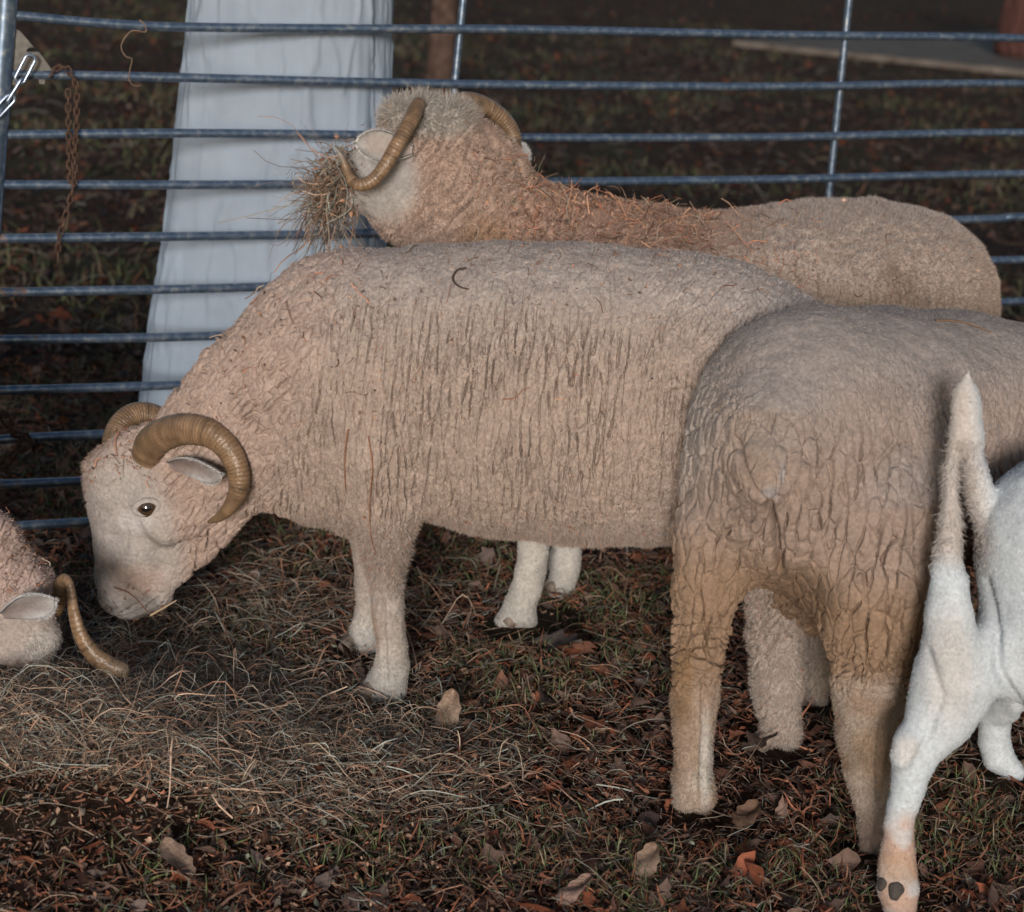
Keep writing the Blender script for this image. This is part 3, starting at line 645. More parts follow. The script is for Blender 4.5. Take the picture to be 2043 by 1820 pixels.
# ---- rough post behind, half hidden by the raised head
M_BARK = mat('weathered_wood', rough=0.95, spec=0.1, color=(0.075, 0.048, 0.038), noise=0.55, nscale=22, bump=0.9, bscale=60)
pp = gnd(874, 215); t = np.linspace(0, 1, 60); P = np.stack([pp[0] + 0.02 * t, pp[1] + 0 * t, -0.05 + 2.4 * t], 1)
V, F = tube(P, 0.085 - 0.02 * np.minimum(t * 2, 1), 30); ctr = np.array([pp[0], pp[1], 0])
dv = V - ctr; dv[:, 2] = 0; ang = np.arctan2(dv[:, 1], dv[:, 0]); V = V + nrm(dv) * (0.012 * (vnoise(np.stack([ang * 5, V[:, 2] * 3, 0 * ang], 1)) - 0.5))[:, None]
tag(link_mesh('wooden_post', V, F, M_BARK, None, base=pp), 'rough brown wooden post standing on the leaves between white skirt and thin metal stay', 'post')
# ------------------------------------------------------------------ the animals
class Plane:
    """vertical plane along an animal's length; pixel positions are turned into points on it, shifted sideways by off"""
    def __init__(s, X0, Y0, slope):
        s.X0, s.Y0, s.m = X0, Y0, slope; s.n = nrm(np.array([-slope, 1.0, 0])); s.ax = nrm(np.array([1.0, slope, 0]))
    def P(s, u, v, off=0.0):
        d = ray(u, v); t = (s.Y0 - s.m * s.X0 + off * math.hypot(1, s.m)) / (d[1] - s.m * d[0]); return CP + d * t
    def flat(s, V):                                   # picture position of the points dropped sideways on to the mid plane
        d = (V - np.array([s.X0, s.Y0, 0])) @ s.n; return proj(V - d[:, None] * s.n)
def body_build(B, it=3, sub=True):
    V, F = B.mesh(); V = laplace(V, F, it)
    if sub: V, F = subdiv(V, F); V = laplace(V, F, 1)
    N, A = normals(V, F); return V, F, N, A
DOWN = np.array([0, 0, -1.0])
WH = np.array([0.44, 0.415, 0.385]); BEIGE = np.array([0.348, 0.274, 0.231]); GREY = np.array([0.345, 0.302, 0.282]); OCHRE = np.array([0.25, 0.165, 0.108]); PINK = np.array([0.40, 0.29, 0.245])

def fleece(V, N, axis, nvec, scale, depth, mask, vert=0.0, wid=0.22, warp=0.3, up=None):
    """cracked fleece: grooves between locks cut into the surface. scale: (along, up, across); returns moved points and how far from a groove each is"""
    u = np.array([0, 0, 1.0]) if up is None else up
    q = np.stack([(V @ axis) / scale[0], (V @ u) / scale[1], (V @ nvec) / scale[2]], 1)
    g, c = cracks(q, warp, vert, wid); g = g * (0.45 + 0.55 * sstep(0.3, 0.6, vnoise(V / 0.06 + 4)))
    V = V + N * (-(depth * mask * g) + 0.10 * depth * mask * np.sqrt(np.clip(c, 0, 1)))[:, None]
    return V, 1 - np.clip(g * mask * 1.5, 0, 1)

# ============ ram grazing in the middle
PA = Plane(0.0, 3.03, -0.10)
def build_main():
    P = PA.P; B = Body(PA.n, .0031); rng = np.random.default_rng(1)
    tor = [(P(735, 762), 262), (P(860, 764), 272), (P(1000, 779), 294), (P(1160, 789), 301), (P(1320, 795), 292), (P(1440, 805), 264)]
    B.chain(tor, 0.80, 0.05)
    B.cone(P(1440, 800), rad(P(1440, 800), 268), P(1500, 812), rad(P(1500, 812), 232), 0.86, 0.05)
    B.cone(P(648, 968), rad(P(648, 968), 78), P(735, 985), rad(P(735, 985), 82), 1.25, 0.05)
    # neck and head
    B.chain([(P(700, 770), 250), (P(560, 830), 196), (P(465, 880), 152), (P(380, 935), 122)], 0.70, 0.05)
    B.cone(P(270, 985), rad(P(270, 985), 98), P(300, 940), rad(P(300, 940), 84), 0.66, 0.03)
    B.chain([(P(272, 1000), 95), (P(267, 1090), 82), (P(258, 1155), 68), (P(257, 1182), 57)], 0.62, 0.03)
    B.cone(P(215, 935), rad(P(215, 935), 40), P(262, 905), rad(P(262, 905), 42), 1.2, 0.03)             # woolly poll
    B.chain([(P(415, 1015), 78), (P(375, 1080), 56), (P(305, 1172), 36)], 0.62, 0.03)                      # jaw
    B.cone(P(222, 1198), rad(P(222, 1198), 24), P(250, 1200), rad(P(250, 1200), 27), 0.8, 0.015)           # nose
    B.cone(P(285, 1200), rad(P(285, 1200), 24), P(318, 1193), rad(P(318, 1193), 24), 0.9, 0.015)
    for s in (-1, 1):
        B.cone(P(286, 1000, .052 * s), .020, P(312, 1030, .050 * s), .020, 1, 0.025)                       # brow and cheek bone
        B.cone(P(330, 1060, .048 * s), .026, P(380, 1040, .05 * s), .030, 1, 0.03)
    B.cone(P(220, 1200, -.021), .006, P(234, 1210, -.026), .004, 1, 0.006, cut=True)                       # nostril
    B.cone(P(240, 1224, -.022), .0035, P(318, 1186, -.028), .003, 1, 0.005, cut=True)                     # mouth
    # legs
    o = -.095
    B.chain([(P(760, 900, o), 105), (P(772, 1030, o), 66), (P(768, 1095, o), 47), (P(768, 1145, o), 34), (P(776, 1210, o), 28), (P(782, 1290, o), 26.5), (P(781, 1325, o), 31), (P(770, 1352, o), 30), (P(748, 1381, o), 23)], 1, 0.022)
    B.cone(P(782, 1335, o), rad(P(780, 1350, o), 28), P(789, 1378, o), rad(P(786, 1396, o), 23), 1, .012); B.cone(P(770, 1358, o), rad(P(780, 1350, o), 26), P(764, 1384, o), rad(P(786, 1396, o), 21), 1, .012); B.cone(P(738, 1386, o), rad(P(740, 1390, o), 17), P(748, 1376, o), rad(P(765, 1380, o), 22), 1, .012)
    o = .095
    B.chain([(P(740, 920, o), 95), (P(745, 1040, o), 58), (P(742, 1100, o), 36), (P(736, 1160, o), 27), (P(733, 1225, o), 24), (P(728, 1255, o), 26), (P(722, 1275, o), 24), (P(712, 1286, o), 17)], 1, 0.022); B.cone(P(730, 1262, o), rad(P(730, 1262, o), 24), P(736, 1286, o), rad(P(730, 1262, o), 18), 1, .012)
    o = -.10
    B.chain([(P(1500, 900, o), 150), (P(1535, 1050, o), 95), (P(1542, 1160, o), 60), (P(1548, 1260, o), 55), (P(1550, 1360, o), 49), (P(1551, 1410, o), 41), (P(1554, 1442, o), 34), (P(1536, 1472, o), 21)], 1, 0.03); B.cone(P(1557, 1440, o), rad(P(1557, 1440, o), 32), P(1574, 1470, o), rad(P(1557, 1440, o), 23), 1, .012)
    o = .10
    B.chain([(P(1540, 900, o), 140), (P(1600, 1050, o), 80), (P(1628, 1160, o), 52), (P(1630, 1260, o), 34), (P(1628, 1340, o), 30), (P(1622, 1388, o), 30)], 1, 0.03)
    V, F, N, A = body_build(B)
    q = PA.flat(V)
    head = np.maximum(ell(q, (262, 1075), (112, 185), .25), 0); legs = sstep(1090, 1150, q[:, 1] - 0.06 * (q[:, 0] - 780)) * (q[:, 0] > 560) * (1 - 0.8 * (q[:, 0] > 1380))
    smooth = np.clip(head + legs, 0, 1); wool = 1 - smooth
    V = lump(V, N, 0.045, 0.004); V = V + N * ((fbm(V / 0.012, 2) - 0.5) * 0.0035 * wool + (vnoise(V / .005) - .5) * .0011)[:, None]
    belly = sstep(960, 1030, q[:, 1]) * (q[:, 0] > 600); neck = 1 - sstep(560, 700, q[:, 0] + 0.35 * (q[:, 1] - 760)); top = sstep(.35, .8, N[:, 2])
    rump = sstep(1150, 1450, q[:, 0])
    mk = wool * (1 - 0.75 * top) * (1 - neck) * (1 - .85 * belly) * (1 - .55 * rump)
    V, k1 = fleece(V, N, PA.ax, PA.n, (0.0125, 0.055, 0.05), 0.012, mk, 0.62, 0.28, 0.42)
    V, k3 = fleece(V, N, PA.ax, PA.n, (.0075, .017, .02), .0035, wool * (1 - neck) * (1 - .5 * top), .3, .28, .4)
    na = nrm(np.array([PA.ax[0] * .78, PA.ax[1] * .78, -0.55])); nb = nrm(np.cross(na, PA.n))
    m2 = wool * np.clip(1.1 * neck + .6 * belly + .6 * rump, 0, 1.1)
    V, k2 = fleece(V, N, na, PA.n, (.0135, .030, .05), .010, m2, 0.35, .27, .36, nb)
    near = sstep(-.1, -.5, N @ PA.n); gr = 1.2 * np.exp(-(seg_dist(q, [(213, 1198), (224, 1204), (238, 1202)]) / 5) ** 2) + .9 * np.exp(-(seg_dist(q, [(236, 1226), (262, 1222), (292, 1210), (322, 1186)]) / 4) ** 2) + .5 * np.exp(-(seg_dist(q, [(268, 1028), (272, 1046), (270, 1075)]) / 5) ** 2)
    V = V - N * (.006 * gr * near)[:, None]; V = V + N * (.003 * ell(q, (228, 1192), (18, 10), .6) * near)[:, None]
    V = V - N * (.005 * np.exp(-(seg_dist(q, [(758, 1352), (756, 1385), (757, 1410)]) / 5) ** 2) + .005 * np.exp(-(seg_dist(q, [(1556, 1445), (1555, 1495)]) / 5) ** 2))[:, None]; V = V - N * (.005 * near * np.exp(-(seg_dist(q, [(790, 1150), (793, 1220), (796, 1300)]) / 5) ** 2))[:, None] + N * (.004 * ell(q, (772, 1195), (26, 30), .7))[:, None]
    N, A = normals(V, F)
    col = np.tile(BEIGE, (len(V), 1)); col = mixc(col, GREY, .85 * np.maximum(top, sstep(720, 520, q[:, 1]) * .6) * (q[:, 0] > 480)); col = mixc(col, PINK, .5 * neck)
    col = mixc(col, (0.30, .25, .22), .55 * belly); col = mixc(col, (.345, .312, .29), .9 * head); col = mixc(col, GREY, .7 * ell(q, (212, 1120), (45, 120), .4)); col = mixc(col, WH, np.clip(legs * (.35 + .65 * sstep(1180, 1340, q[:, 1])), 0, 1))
    col = mixc(col, (.33, .20, .13), .55 * ell(q, (762, 1212), (22, 40), .7)); col = mixc(col, (.5, .46, .45), .85 * ell(q, (292, 1020), (36, 26), .35) * head)
    col = mixc(col, (.36, .22, .16), .5 * ell(q, (290, 1148), (45, 32), .8)); col = mixc(col, (.12, .10, .09), .8 * ell(q, (224, 1207), (14, 8), .6))
    col = col * (0.84 + 0.32 * fbm(V / .02, 3))[:, None] * (.84 + .32 * vnoise(V / .0032))[:, None]
    keep = np.minimum(k1, k2) ** 2; L = .0028 + .0012 * top + .004 * belly + .007 * ell(q, (190, 960), (45, 80), .5); L = L * (1 - .45 * smooth) + .003 * ell(q, (780, 1080), (90, 60), .5)
    flow = np.tile(DOWN + 0.25 * PA.ax, (len(V), 1)); lift = .15 + .15 * wool + .2 * belly
    base = np.array([PA.P(1100, 1400)[0], PA.P(1100, 1400)[1], 0])
    e = empty('sheep', base, 'cream horned sheep in the middle grazing with its nose in the hay', 'sheep', 'horned sheep in the pen')
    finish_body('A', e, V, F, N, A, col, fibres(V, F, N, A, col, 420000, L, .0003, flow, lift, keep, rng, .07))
    # near horn, far horn
    hp = [(292, 912), (300, 890), (318, 872), (352, 859), (388, 858), (424, 868), (455, 896), (473, 934), (476, 972), (463, 1005), (440, 1030), (416, 1042)]
    ho = [-.045, -.055, -.066, -.082, -.098, -.112, -.122, -.128, -.130, -.129, -.125, -.118]; hr = [33, 34.5, 34, 33, 31.5, 29.5, 27.5, 25, 21.5, 16.5, 10.5, 3.5]
    HPt = [P(u, v, k) for (u, v), k in zip(hp, ho)]
    V, F, C = horn_mesh(HPt, [rad(p, r) for p, r in zip(HPt, hr)], 64, rng, .03); link_mesh('horn', V, F, M_HORN, C, e)
    hp = [(232, 915), (230, 880), (243, 848), (268, 828), (300, 826), (335, 842), (365, 870), (380, 908), (378, 945)]
    HPt = [P(u, v, k) for (u, v), k in zip(hp, [.045, .07, .09, .11, .125, .135, .14, .14, .135])]
    V, F, C = horn_mesh(HPt, [rad(p, r) for p, r in zip(HPt, [26, 26.5, 26, 25, 23, 21, 17, 11, 4])], 56, rng, .03); link_mesh('horn', V, F, M_HORN, C, e)
    V, F, C = ear_mesh(P(338, 925, -.072), P(441, 946, -.150), np.array([-.12, -.90, -.35]), .030, .95, (.20, .155, .14), (.38, .36, .34), (.48, .46, .45), rng); link_mesh('ear', V, F, M_SKIN, C, e)
    V, F, C = ear_mesh(P(300, 915, .058), P(360, 900, .13), np.array([0, .6, -.5]), .03, 1.1, (.24, .18, .16), (.38, .36, .34), (.48, .46, .45), rng); link_mesh('ear', V, F, M_SKIN, C, e)
    eye('A', e, P, 291, 1018, 23)
    for u, v, o in [(756, 1399, -.095), (718, 1303, .095), (1545, 1486, -.10), (1622, 1392, .10)]:
        c = P(u, v, o); c[2] = gz(np.array([c[0]]), np.array([c[1]]))[0]; V, F = hoof_mesh(c - PA.ax * .008, -PA.ax, .95); link_mesh('hoof', V, F, M_HOOF, None, e)
def eye(key, e, P, u, v, rpx):
    p, n = surf(key, u, v, 6); R = rad(p, rpx); t = nrm(np.array([-.25, -.1, 1.0]) - n * (n @ np.array([-.25, -.1, 1.0]))); s = np.cross(t, n)
    a = np.linspace(0, math.pi, 25)[:, None]; b = np.linspace(0, 2 * math.pi, 33)[None, :-1]
    c = p - n * R * .62
    S = c + R * (np.cos(a)[..., None] * n + np.sin(a)[..., None] * (np.cos(b)[..., None] * s + np.sin(b)[..., None] * t))
    V = S.reshape(-1, 3); k = np.arange(24)[:, None] * 32; j = np.arange(32)[None]; F = np.stack([k + j, k + 32 + j, k + 32 + (j + 1) % 32, k + (j + 1) % 32], -1).reshape(-1, 4)
    d = nrm(V - c); x, y = d @ s, d @ t; f = np.hypot(x, y); C = np.tile(np.array([.30, .26, .25]), (len(V), 1))
    C = mixc(C, (.06, .035, .02), sstep(.97, .90, f) * (d @ n > 0)); C = mixc(C, (.006, .006, .009), sstep(1.05, .95, np.hypot(x / .46, y / .26)) * (d @ n > 0))
    eo = link_mesh('eye', V, F, M_EYE, C, e)
    th = np.linspace(0, 2 * math.pi, 48, endpoint=False); up = np.where(np.sin(th) > 0, .60, .52)
    ring = c + n * (R * (.80 - .10 * np.abs(np.cos(th))))[:, None] + s * (R * 1.02 * np.cos(th))[:, None] + t * (R * up * np.sin(th))[:, None]
    ring = ring - n * R * .22; V, F = tube(ring, R * (.27 + .05 * np.sin(th)), 10, closed=True); link_mesh('eyelid', V, F, M_SKIN, np.tile(np.array([.36, .32, .30]), (len(V), 1)) * (.85 + .3 * np.random.default_rng(2).random((len(V), 1))), eo)
build_main()

# ============ sheep behind with its head raised and hay in its mouth
PB = Plane(0.07, 3.43, 0.22)
def build_back():
    P = PB.P; B = Body(PB.n); rng = np.random.default_rng(2)
    B.chain([(P(1240, 602), 178), (P(1400, 612), 182), (P(1600, 612), 204), (P(1700, 612), 208), (P(1785, 618), 204)], 0.86, 0.05)
    B.chain([(P(1250, 595), 178), (P(1075, 522), 145), (P(975, 440), 122), (P(915, 378), 118)], 0.78, 0.05)
    B.chain([(P(925, 370), 118), (P(855, 305), 92)], 0.8, 0.04); B.cone(P(925, 290), rad(P(925, 290), 55), P(960, 360), rad(P(960, 360), 75), .8, .04); B.cone(P(830, 400), rad(P(830, 400), 95), P(905, 430), rad(P(905, 430), 110), .75, .04)
    B.chain([(P(825, 300, .01), 84), (P(770, 345, .02), 80), (P(715, 372, .035), 54), (P(690, 380, .04), 44)], 0.72, 0.03)
    B.cone(P(810, 232), rad(P(810, 232), 32), P(905, 238), rad(P(905, 238), 34), 1.6, .03)
    # legs
    o = -.08; B.chain([(P(1090, 800, o), 90), (P(1075, 950, o), 45), (P(1068, 1060, o), 31), (P(1058, 1140, o), 29), (P(1046, 1185, o), 31), (P(1034, 1215, o), 29), (P(1006, 1240, o), 19)], 1, .02); B.cone(P(1040, 1205, o), rad(P(1040, 1205, o), 28), P(1050, 1240, o), rad(P(1040, 1205, o), 21), 1, .012); B.cone(P(1034, 1212, o), rad(P(1040, 1205, o), 26), P(1026, 1242, o), rad(P(1040, 1205, o), 20), 1, .012)
    o = .08; B.chain([(P(1130, 800, o), 80), (P(1132, 950, o), 40), (P(1132, 1060, o), 28), (P(1128, 1130, o), 30), (P(1121, 1172, o), 28), (P(1113, 1195, o), 26), (P(1104, 1214, o), 18)], 1, .02); B.cone(P(1116, 1190, o), rad(P(1116, 1190, o), 24), P(1124, 1213, o), rad(P(1116, 1190, o), 17), 1, .012)
    for o, dx in ((-.1, 0), (.1, 40)):
        B.chain([(P(1800 + dx, 720, o), 130), (P(1830 + dx, 880, o), 80), (P(1850 + dx, 1000, o), 45), (P(1835 + dx, 1120, o), 34), (P(1832 + dx, 1240 - dx * .6, o), 30), (P(1826 + dx, 1290 - dx * .9, o), 32)], 1, .03)
    V, F, N, A = body_build(B); q = PB.flat(V)
    head = ell(q, (745, 345), (78, 92), .3); legs = sstep(1000, 1060, q[:, 1]); wool = np.clip(1 - head - legs, 0, 1)
    neck = 1 - sstep(1020, 1230, q[:, 0]); rump = sstep(1350, 1550, q[:, 0])
    V = lump(V, N, .04, .006); V = V + N * ((fbm(V / .013, 2) - .5) * .006 * wool)[:, None]
    # neck folds
    na = nrm(np.array([PB.ax[0] * .72, PB.ax[1] * .72, -.45])); nb = nrm(np.cross(na, PB.n)); V, k1 = fleece(V, N, na, PB.n, (.024, .07, .06), .014, wool * neck, .5, .24, .4, nb)
    V, k2 = fleece(V, N, PB.ax, PB.n, (.016, .045, .05), .008, wool * sstep(470, 600, q[:, 1]) * rump, .6, .24, .3)
    N, A = normals(V, F)
    col = np.tile(np.array([.355, .282, .24]), (len(V), 1)); col = mixc(col, (.35, .245, .195), .75 * neck); col = mixc(col, (.36, .26, .19), .6 * sstep(480, 600, q[:, 1]) * rump)
    col = mixc(col, GREY, .7 * sstep(.5, .9, N[:, 2]) * rump); col = mixc(col, (.31, .29, .275), .9 * head); col = mixc(col, WH, legs); col = mixc(col, (.40, .38, .35), .8 * ell(q, (850, 222), (95, 42), .4))
    col = mixc(col, (.34, .20, .10), .6 * ell(q, (955, 455), (50, 35), .8)); col = mixc(col, (.21, .15, .11), .6 * ell(q, (1735, 528), (38, 34), .8)); col = mixc(col, (.30, .17, .12), .6 * ell(q, (1230, 430), (230, 70), .5))
    col = col * (.82 + .36 * fbm(V / .022, 3))[:, None] * (.84 + .32 * vnoise(V / .0032))[:, None]
    L = .0035 + .0035 * wool + .012 * ell(q, (850, 215), (110, 45), .4) * wool - .003 * head; lift = .3 + .4 * wool
    base = np.array([P(1400, 1230)[0], P(1400, 1230)[1], 0])
    e = empty('sheep', base, 'cream horned sheep standing furthest back with its head raised and hay in its mouth', 'sheep', 'horned sheep in the pen')
    finish_body('B', e, V, F, N, A, col, fibres(V, F, N, A, col, 380000, L, .0004, np.tile(DOWN + .3 * PB.ax, (len(V), 1)), lift, np.minimum(k1, k2) ** 2, rng, .02))
    hp = [(838, 205), (832, 212), (824, 233), (807, 263), (788, 297), (768, 331), (746, 358), (722, 369), (704, 362), (692, 341), (684, 319), (676, 305), (667, 294)]
    HPt = [P(u, v, k) for (u, v), k in zip(hp, [-.05, -.06, -.08, -.10, -.115, -.125, -.125, -.12, -.11, -.10, -.095, -.09, -.085])]
    V, F, C = horn_mesh(HPt, [rad(p, r) for p, r in zip(HPt, [13, 16, 17.5, 17, 16.5, 15.5, 15, 14, 12, 9.5, 6.5, 4, 1.2])], 44, rng, .035, .9, ct=(.30, .28, .24)); link_mesh('horn', V, F, M_HORN, C, e)
    hp = [(890, 222), (908, 207), (938, 204), (968, 213), (998, 233), (1019, 258), (1029, 288), (1022, 320), (1004, 344)]
    HPt = [P(u, v, k) for (u, v), k in zip(hp, [.04, .06, .09, .11, .12, .125, .12, .11, .09])]
    V, F, C = horn_mesh(HPt, [rad(p, r) for p, r in zip(HPt, [18, 20, 21, 20, 19, 17, 14, 9, 3])], 46, rng, .06, .9); link_mesh('horn', V, F, M_HORN, C, e)
    V, F, C = ear_mesh(P(822, 300, -.070), P(709, 286, -.100), np.array([.02, -.9, .25]), .033, 1.0, (.36, .30, .265), (.44, .42, .40), (.50, .48, .46), rng); link_mesh('ear', V, F, M_SKIN, C, e)
    V, F, C = ear_mesh(P(1004, 282, .10), P(1055, 316, .12), np.array([-.1, -.9, .2]), .019, .9, (.36, .32, .30), (.45, .43, .42), (.58, .57, .56), rng); link_mesh('ear', V, F, M_SKIN, C, e)
    for u, v, o in [(1028, 1256, -.08), (1108, 1226, .08), (1826, 1300, -.1), (1862, 1262, .1)]:
        c = P(u, v, o); c[2] = 0; V, F = hoof_mesh(c, -PB.ax, .95); link_mesh('hoof', V, F, M_HOOF, None, e)
build_back()

# ============ sheep seen from behind on the right
def build_rear():
    ax = nrm(np.array([.90, .44, 0])); nn = nrm(np.array([-.44, .90, 0])); B = Body(nn, .0033); rng = np.random.default_rng(3)
    def ch(pts, k=.03): B.chain([(at(u, v, Y), r) for u, v, Y, r in pts], 1.0, k)
    ch([(1605, 842, 2.73, 226), (1640, 846, 2.75, 232), (1760, 862, 2.81, 246), (1900, 872, 2.89, 248), (2060, 898, 2.96, 244), (2350, 920, 3.10, 240), (2520, 925, 3.2, 215)], .05)
    ch([(1585, 960, 2.68, 205), (1700, 980, 2.70, 205)], .06)
    ch([(1470, 960, 2.70, 108), (1432, 1060, 2.67, 92), (1408, 1170, 2.655, 70), (1402, 1250, 2.65, 58), (1393, 1320, 2.64, 52), (1386, 1390, 2.64, 46), (1384, 1450, 2.64, 37), (1383, 1510, 2.63, 33), (1383, 1555, 2.63, 35), (1368, 1592, 2.62, 27)], .025)
    ch([(1740, 1040, 2.63, 165), (1748, 1140, 2.60, 138), (1742, 1250, 2.585, 104), (1738, 1330, 2.575, 80), (1733, 1400, 2.57, 66), (1727, 1470, 2.565, 56), (1729, 1530, 2.565, 43), (1737, 1600, 2.56, 31), (1742, 1650, 2.555, 27), (1734, 1688, 2.548, 20)], .025)
    ch([(1382, 1555, 2.63, 36), (1402, 1592, 2.62, 26)], .012); ch([(1740, 1650, 2.553, 25), (1760, 1688, 2.545, 18)], .012)
    ch([(1500, 1040, 2.68, 90), (1470, 1110, 2.67, 58)], .04); ch([(1600, 1090, 2.68, 90), (1650, 1150, 2.66, 80)], .05)
    ch([(1585, 1170, 2.86, 62), (1610, 1215, 2.90, 55)], .03)                                             # belly wool behind
    for s in (-1, 1):                                                                                     # front legs, out of the frame
        p = at(2380, 930, 3.1) + nn * .1 * s; f = np.array([p[0], p[1], .03]); B.cone(p, .10, p * .5 + f * .5, .045, 1, .04); B.cone(p * .5 + f * .5, .045, f, .03, 1, .03)
    h = at(2520, 860, 3.2) ; B.cone(h, .15, h + ax * .22 + np.array([0, 0, .12]), .10, 1, .05); B.cone(h + ax * .22 + np.array([0, 0, .14]), .085, h + ax * .42 + np.array([0, 0, .06]), .05, 1, .03)
    # crease under the tail, docked tail stub
    c = lambda u, v, Y: at(u, v, Y)
    B.cone(c(1541, 1030, 2.485), .016, c(1546, 1090, 2.475), .022, 1, .03, cut=True); B.cone(c(1546, 1090, 2.475), .024, c(1535, 1165, 2.50), .036, 1, .035, cut=True)
    B.cone(c(1534, 875, 2.59), .050, c(1525, 930, 2.55), .036, 1, .08); B.cone(c(1525, 930, 2.545), .033, c(1537, 990, 2.500), .013, 1, .03)
    V, F, N, A = body_build(B); q = proj(V)
    legs = sstep(1330, 1420, q[:, 1]); wool = 1 - legs; top = sstep(.25, .8, N[:, 2])
    V = lump(V, N, .05, .004); V = V + N * ((fbm(V / .012, 2) - .5) * .0028 * wool)[:, None]
    z = V[:, 2]; front = sstep(.1, -.5, N @ nrm(np.array([.2, 1, 0])))
    mid = sstep(.70, .60, z) * sstep(.23, .30, z); low = sstep(.36, .28, z) * sstep(.16, .21, z)
    al, ac = nrm(np.array([1.0, .1, 0])), nrm(np.array([-.1, 1, 0]))
    tv = sstep(.55, .9, N[:, 2])
    V, k1 = fleece(V, N, al, ac, (.0175, .048, .024), .013, wool * mid * (1 - tv) * (1 - .7 * ell(q, (1522, 930), (52, 90), .5)), .55, .24, .32)
    V, k2 = fleece(V, N, al, ac, (.025, .016, .025), .013, wool * low, 0, .25, .3)
    V, k3 = fleece(V, N, al, ac, (.009, .016, .03), .004, wool * sstep(.60, .66, z) * sstep(.80, .70, z) * (1 - tv) * .8, .2, .25, .3)
    V = V + N * (.008 * ell(q, (1524, 945), (36, 70), .7))[:, None]
    gr = np.exp(-(seg_dist(q, [(1470, 880), (1482, 925), (1503, 972), (1533, 1012)]) / 6) ** 2) * .9 + np.exp(-(seg_dist(q, [(1578, 915), (1570, 965), (1538, 1012)]) / 6) ** 2) * .6 + np.exp(-(seg_dist(q, [(1533, 1006), (1546, 1060), (1551, 1110), (1555, 1140)]) / 8) ** 2) * 1.3 + .45 * np.exp(-(seg_dist(q, [(1404, 1370), (1404, 1450), (1401, 1520), (1400, 1590)]) / 6) ** 2) + .4 * np.exp(-(seg_dist(q, [(1760, 1440), (1752, 1520), (1754, 1600)]) / 7) ** 2)
    V = V - N * (.016 * gr * sstep(-.1, .3, -N[:, 1]))[:, None]; k1 = k1 * (1 - np.clip(gr, 0, 1))
    N, A = normals(V, F)
    col = np.tile(np.array([.282, .212, .175]), (len(V), 1)); col = mixc(col, GREY * .85, .95 * np.maximum(top, sstep(.54, .80, z + .05 * (fbm(V / .06, 2) - .5)))); col = mixc(col, OCHRE, .9 * sstep(.50, .36, z) * (1 - legs))
    col = mixc(col, (.31, .285, .265), .7 * sstep(1500, 1340, q[:, 0]) * sstep(1080, 860, q[:, 1]))
    col = mixc(col, (.325, .235, .175), .9 * legs); col = mixc(col, (.40, .34, .29), .7 * legs * sstep(.2, .7, vnoise(V / .035 + 5)))
    col = mixc(col, (.23, .14, .075), .75 * ell(q, (1362, 1365), (22, 75), .5)); col = mixc(col, WH, .8 * ell(q, (1408, 1520), (13, 90), .5) * legs); col = mixc(col, (.22, .14, .08), .7 * ell(q, (1738, 1490), (42, 45), .7))
    col = mixc(col, (.36, .27, .23), .8 * ell(q, (1750, 1660), (34, 50), .5)); col = mixc(col, (.30, .215, .15), .35 * ell(q, (1515, 890), (48, 70), .9)); col = mixc(col, (.27, .24, .235), .85 * (ell(q, (1561, 948), (9, 28), .5) + ell(q, (1538, 990), (20, 14), .5)).clip(0, 1))
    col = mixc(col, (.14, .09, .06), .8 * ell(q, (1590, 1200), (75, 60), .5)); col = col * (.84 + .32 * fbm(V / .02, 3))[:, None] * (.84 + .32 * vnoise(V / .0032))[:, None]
    keep = np.minimum(np.minimum(k1, k2), k3) ** 2; L = .0026 + .0015 * top + .004 * legs
    base = np.array([.45, 2.60, 0]); e = empty('sheep', base, 'tan sheep seen from behind with ochre stained hindquarters, standing next to the goat', 'sheep', 'horned sheep in the pen')
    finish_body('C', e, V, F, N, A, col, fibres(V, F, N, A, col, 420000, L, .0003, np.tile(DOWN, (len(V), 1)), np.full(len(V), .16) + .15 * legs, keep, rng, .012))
    for u, v, Y in [(1384, 1616, 2.625), (1748, 1704, 2.545)]:
        cc = at(u, v, Y); cc[2] = 0; V, F = hoof_mesh(cc, ax * .3 + np.array([0, 1, 0]), 1.0); link_mesh('hoof', V, F, M_HOOF, None, e)
build_rear()

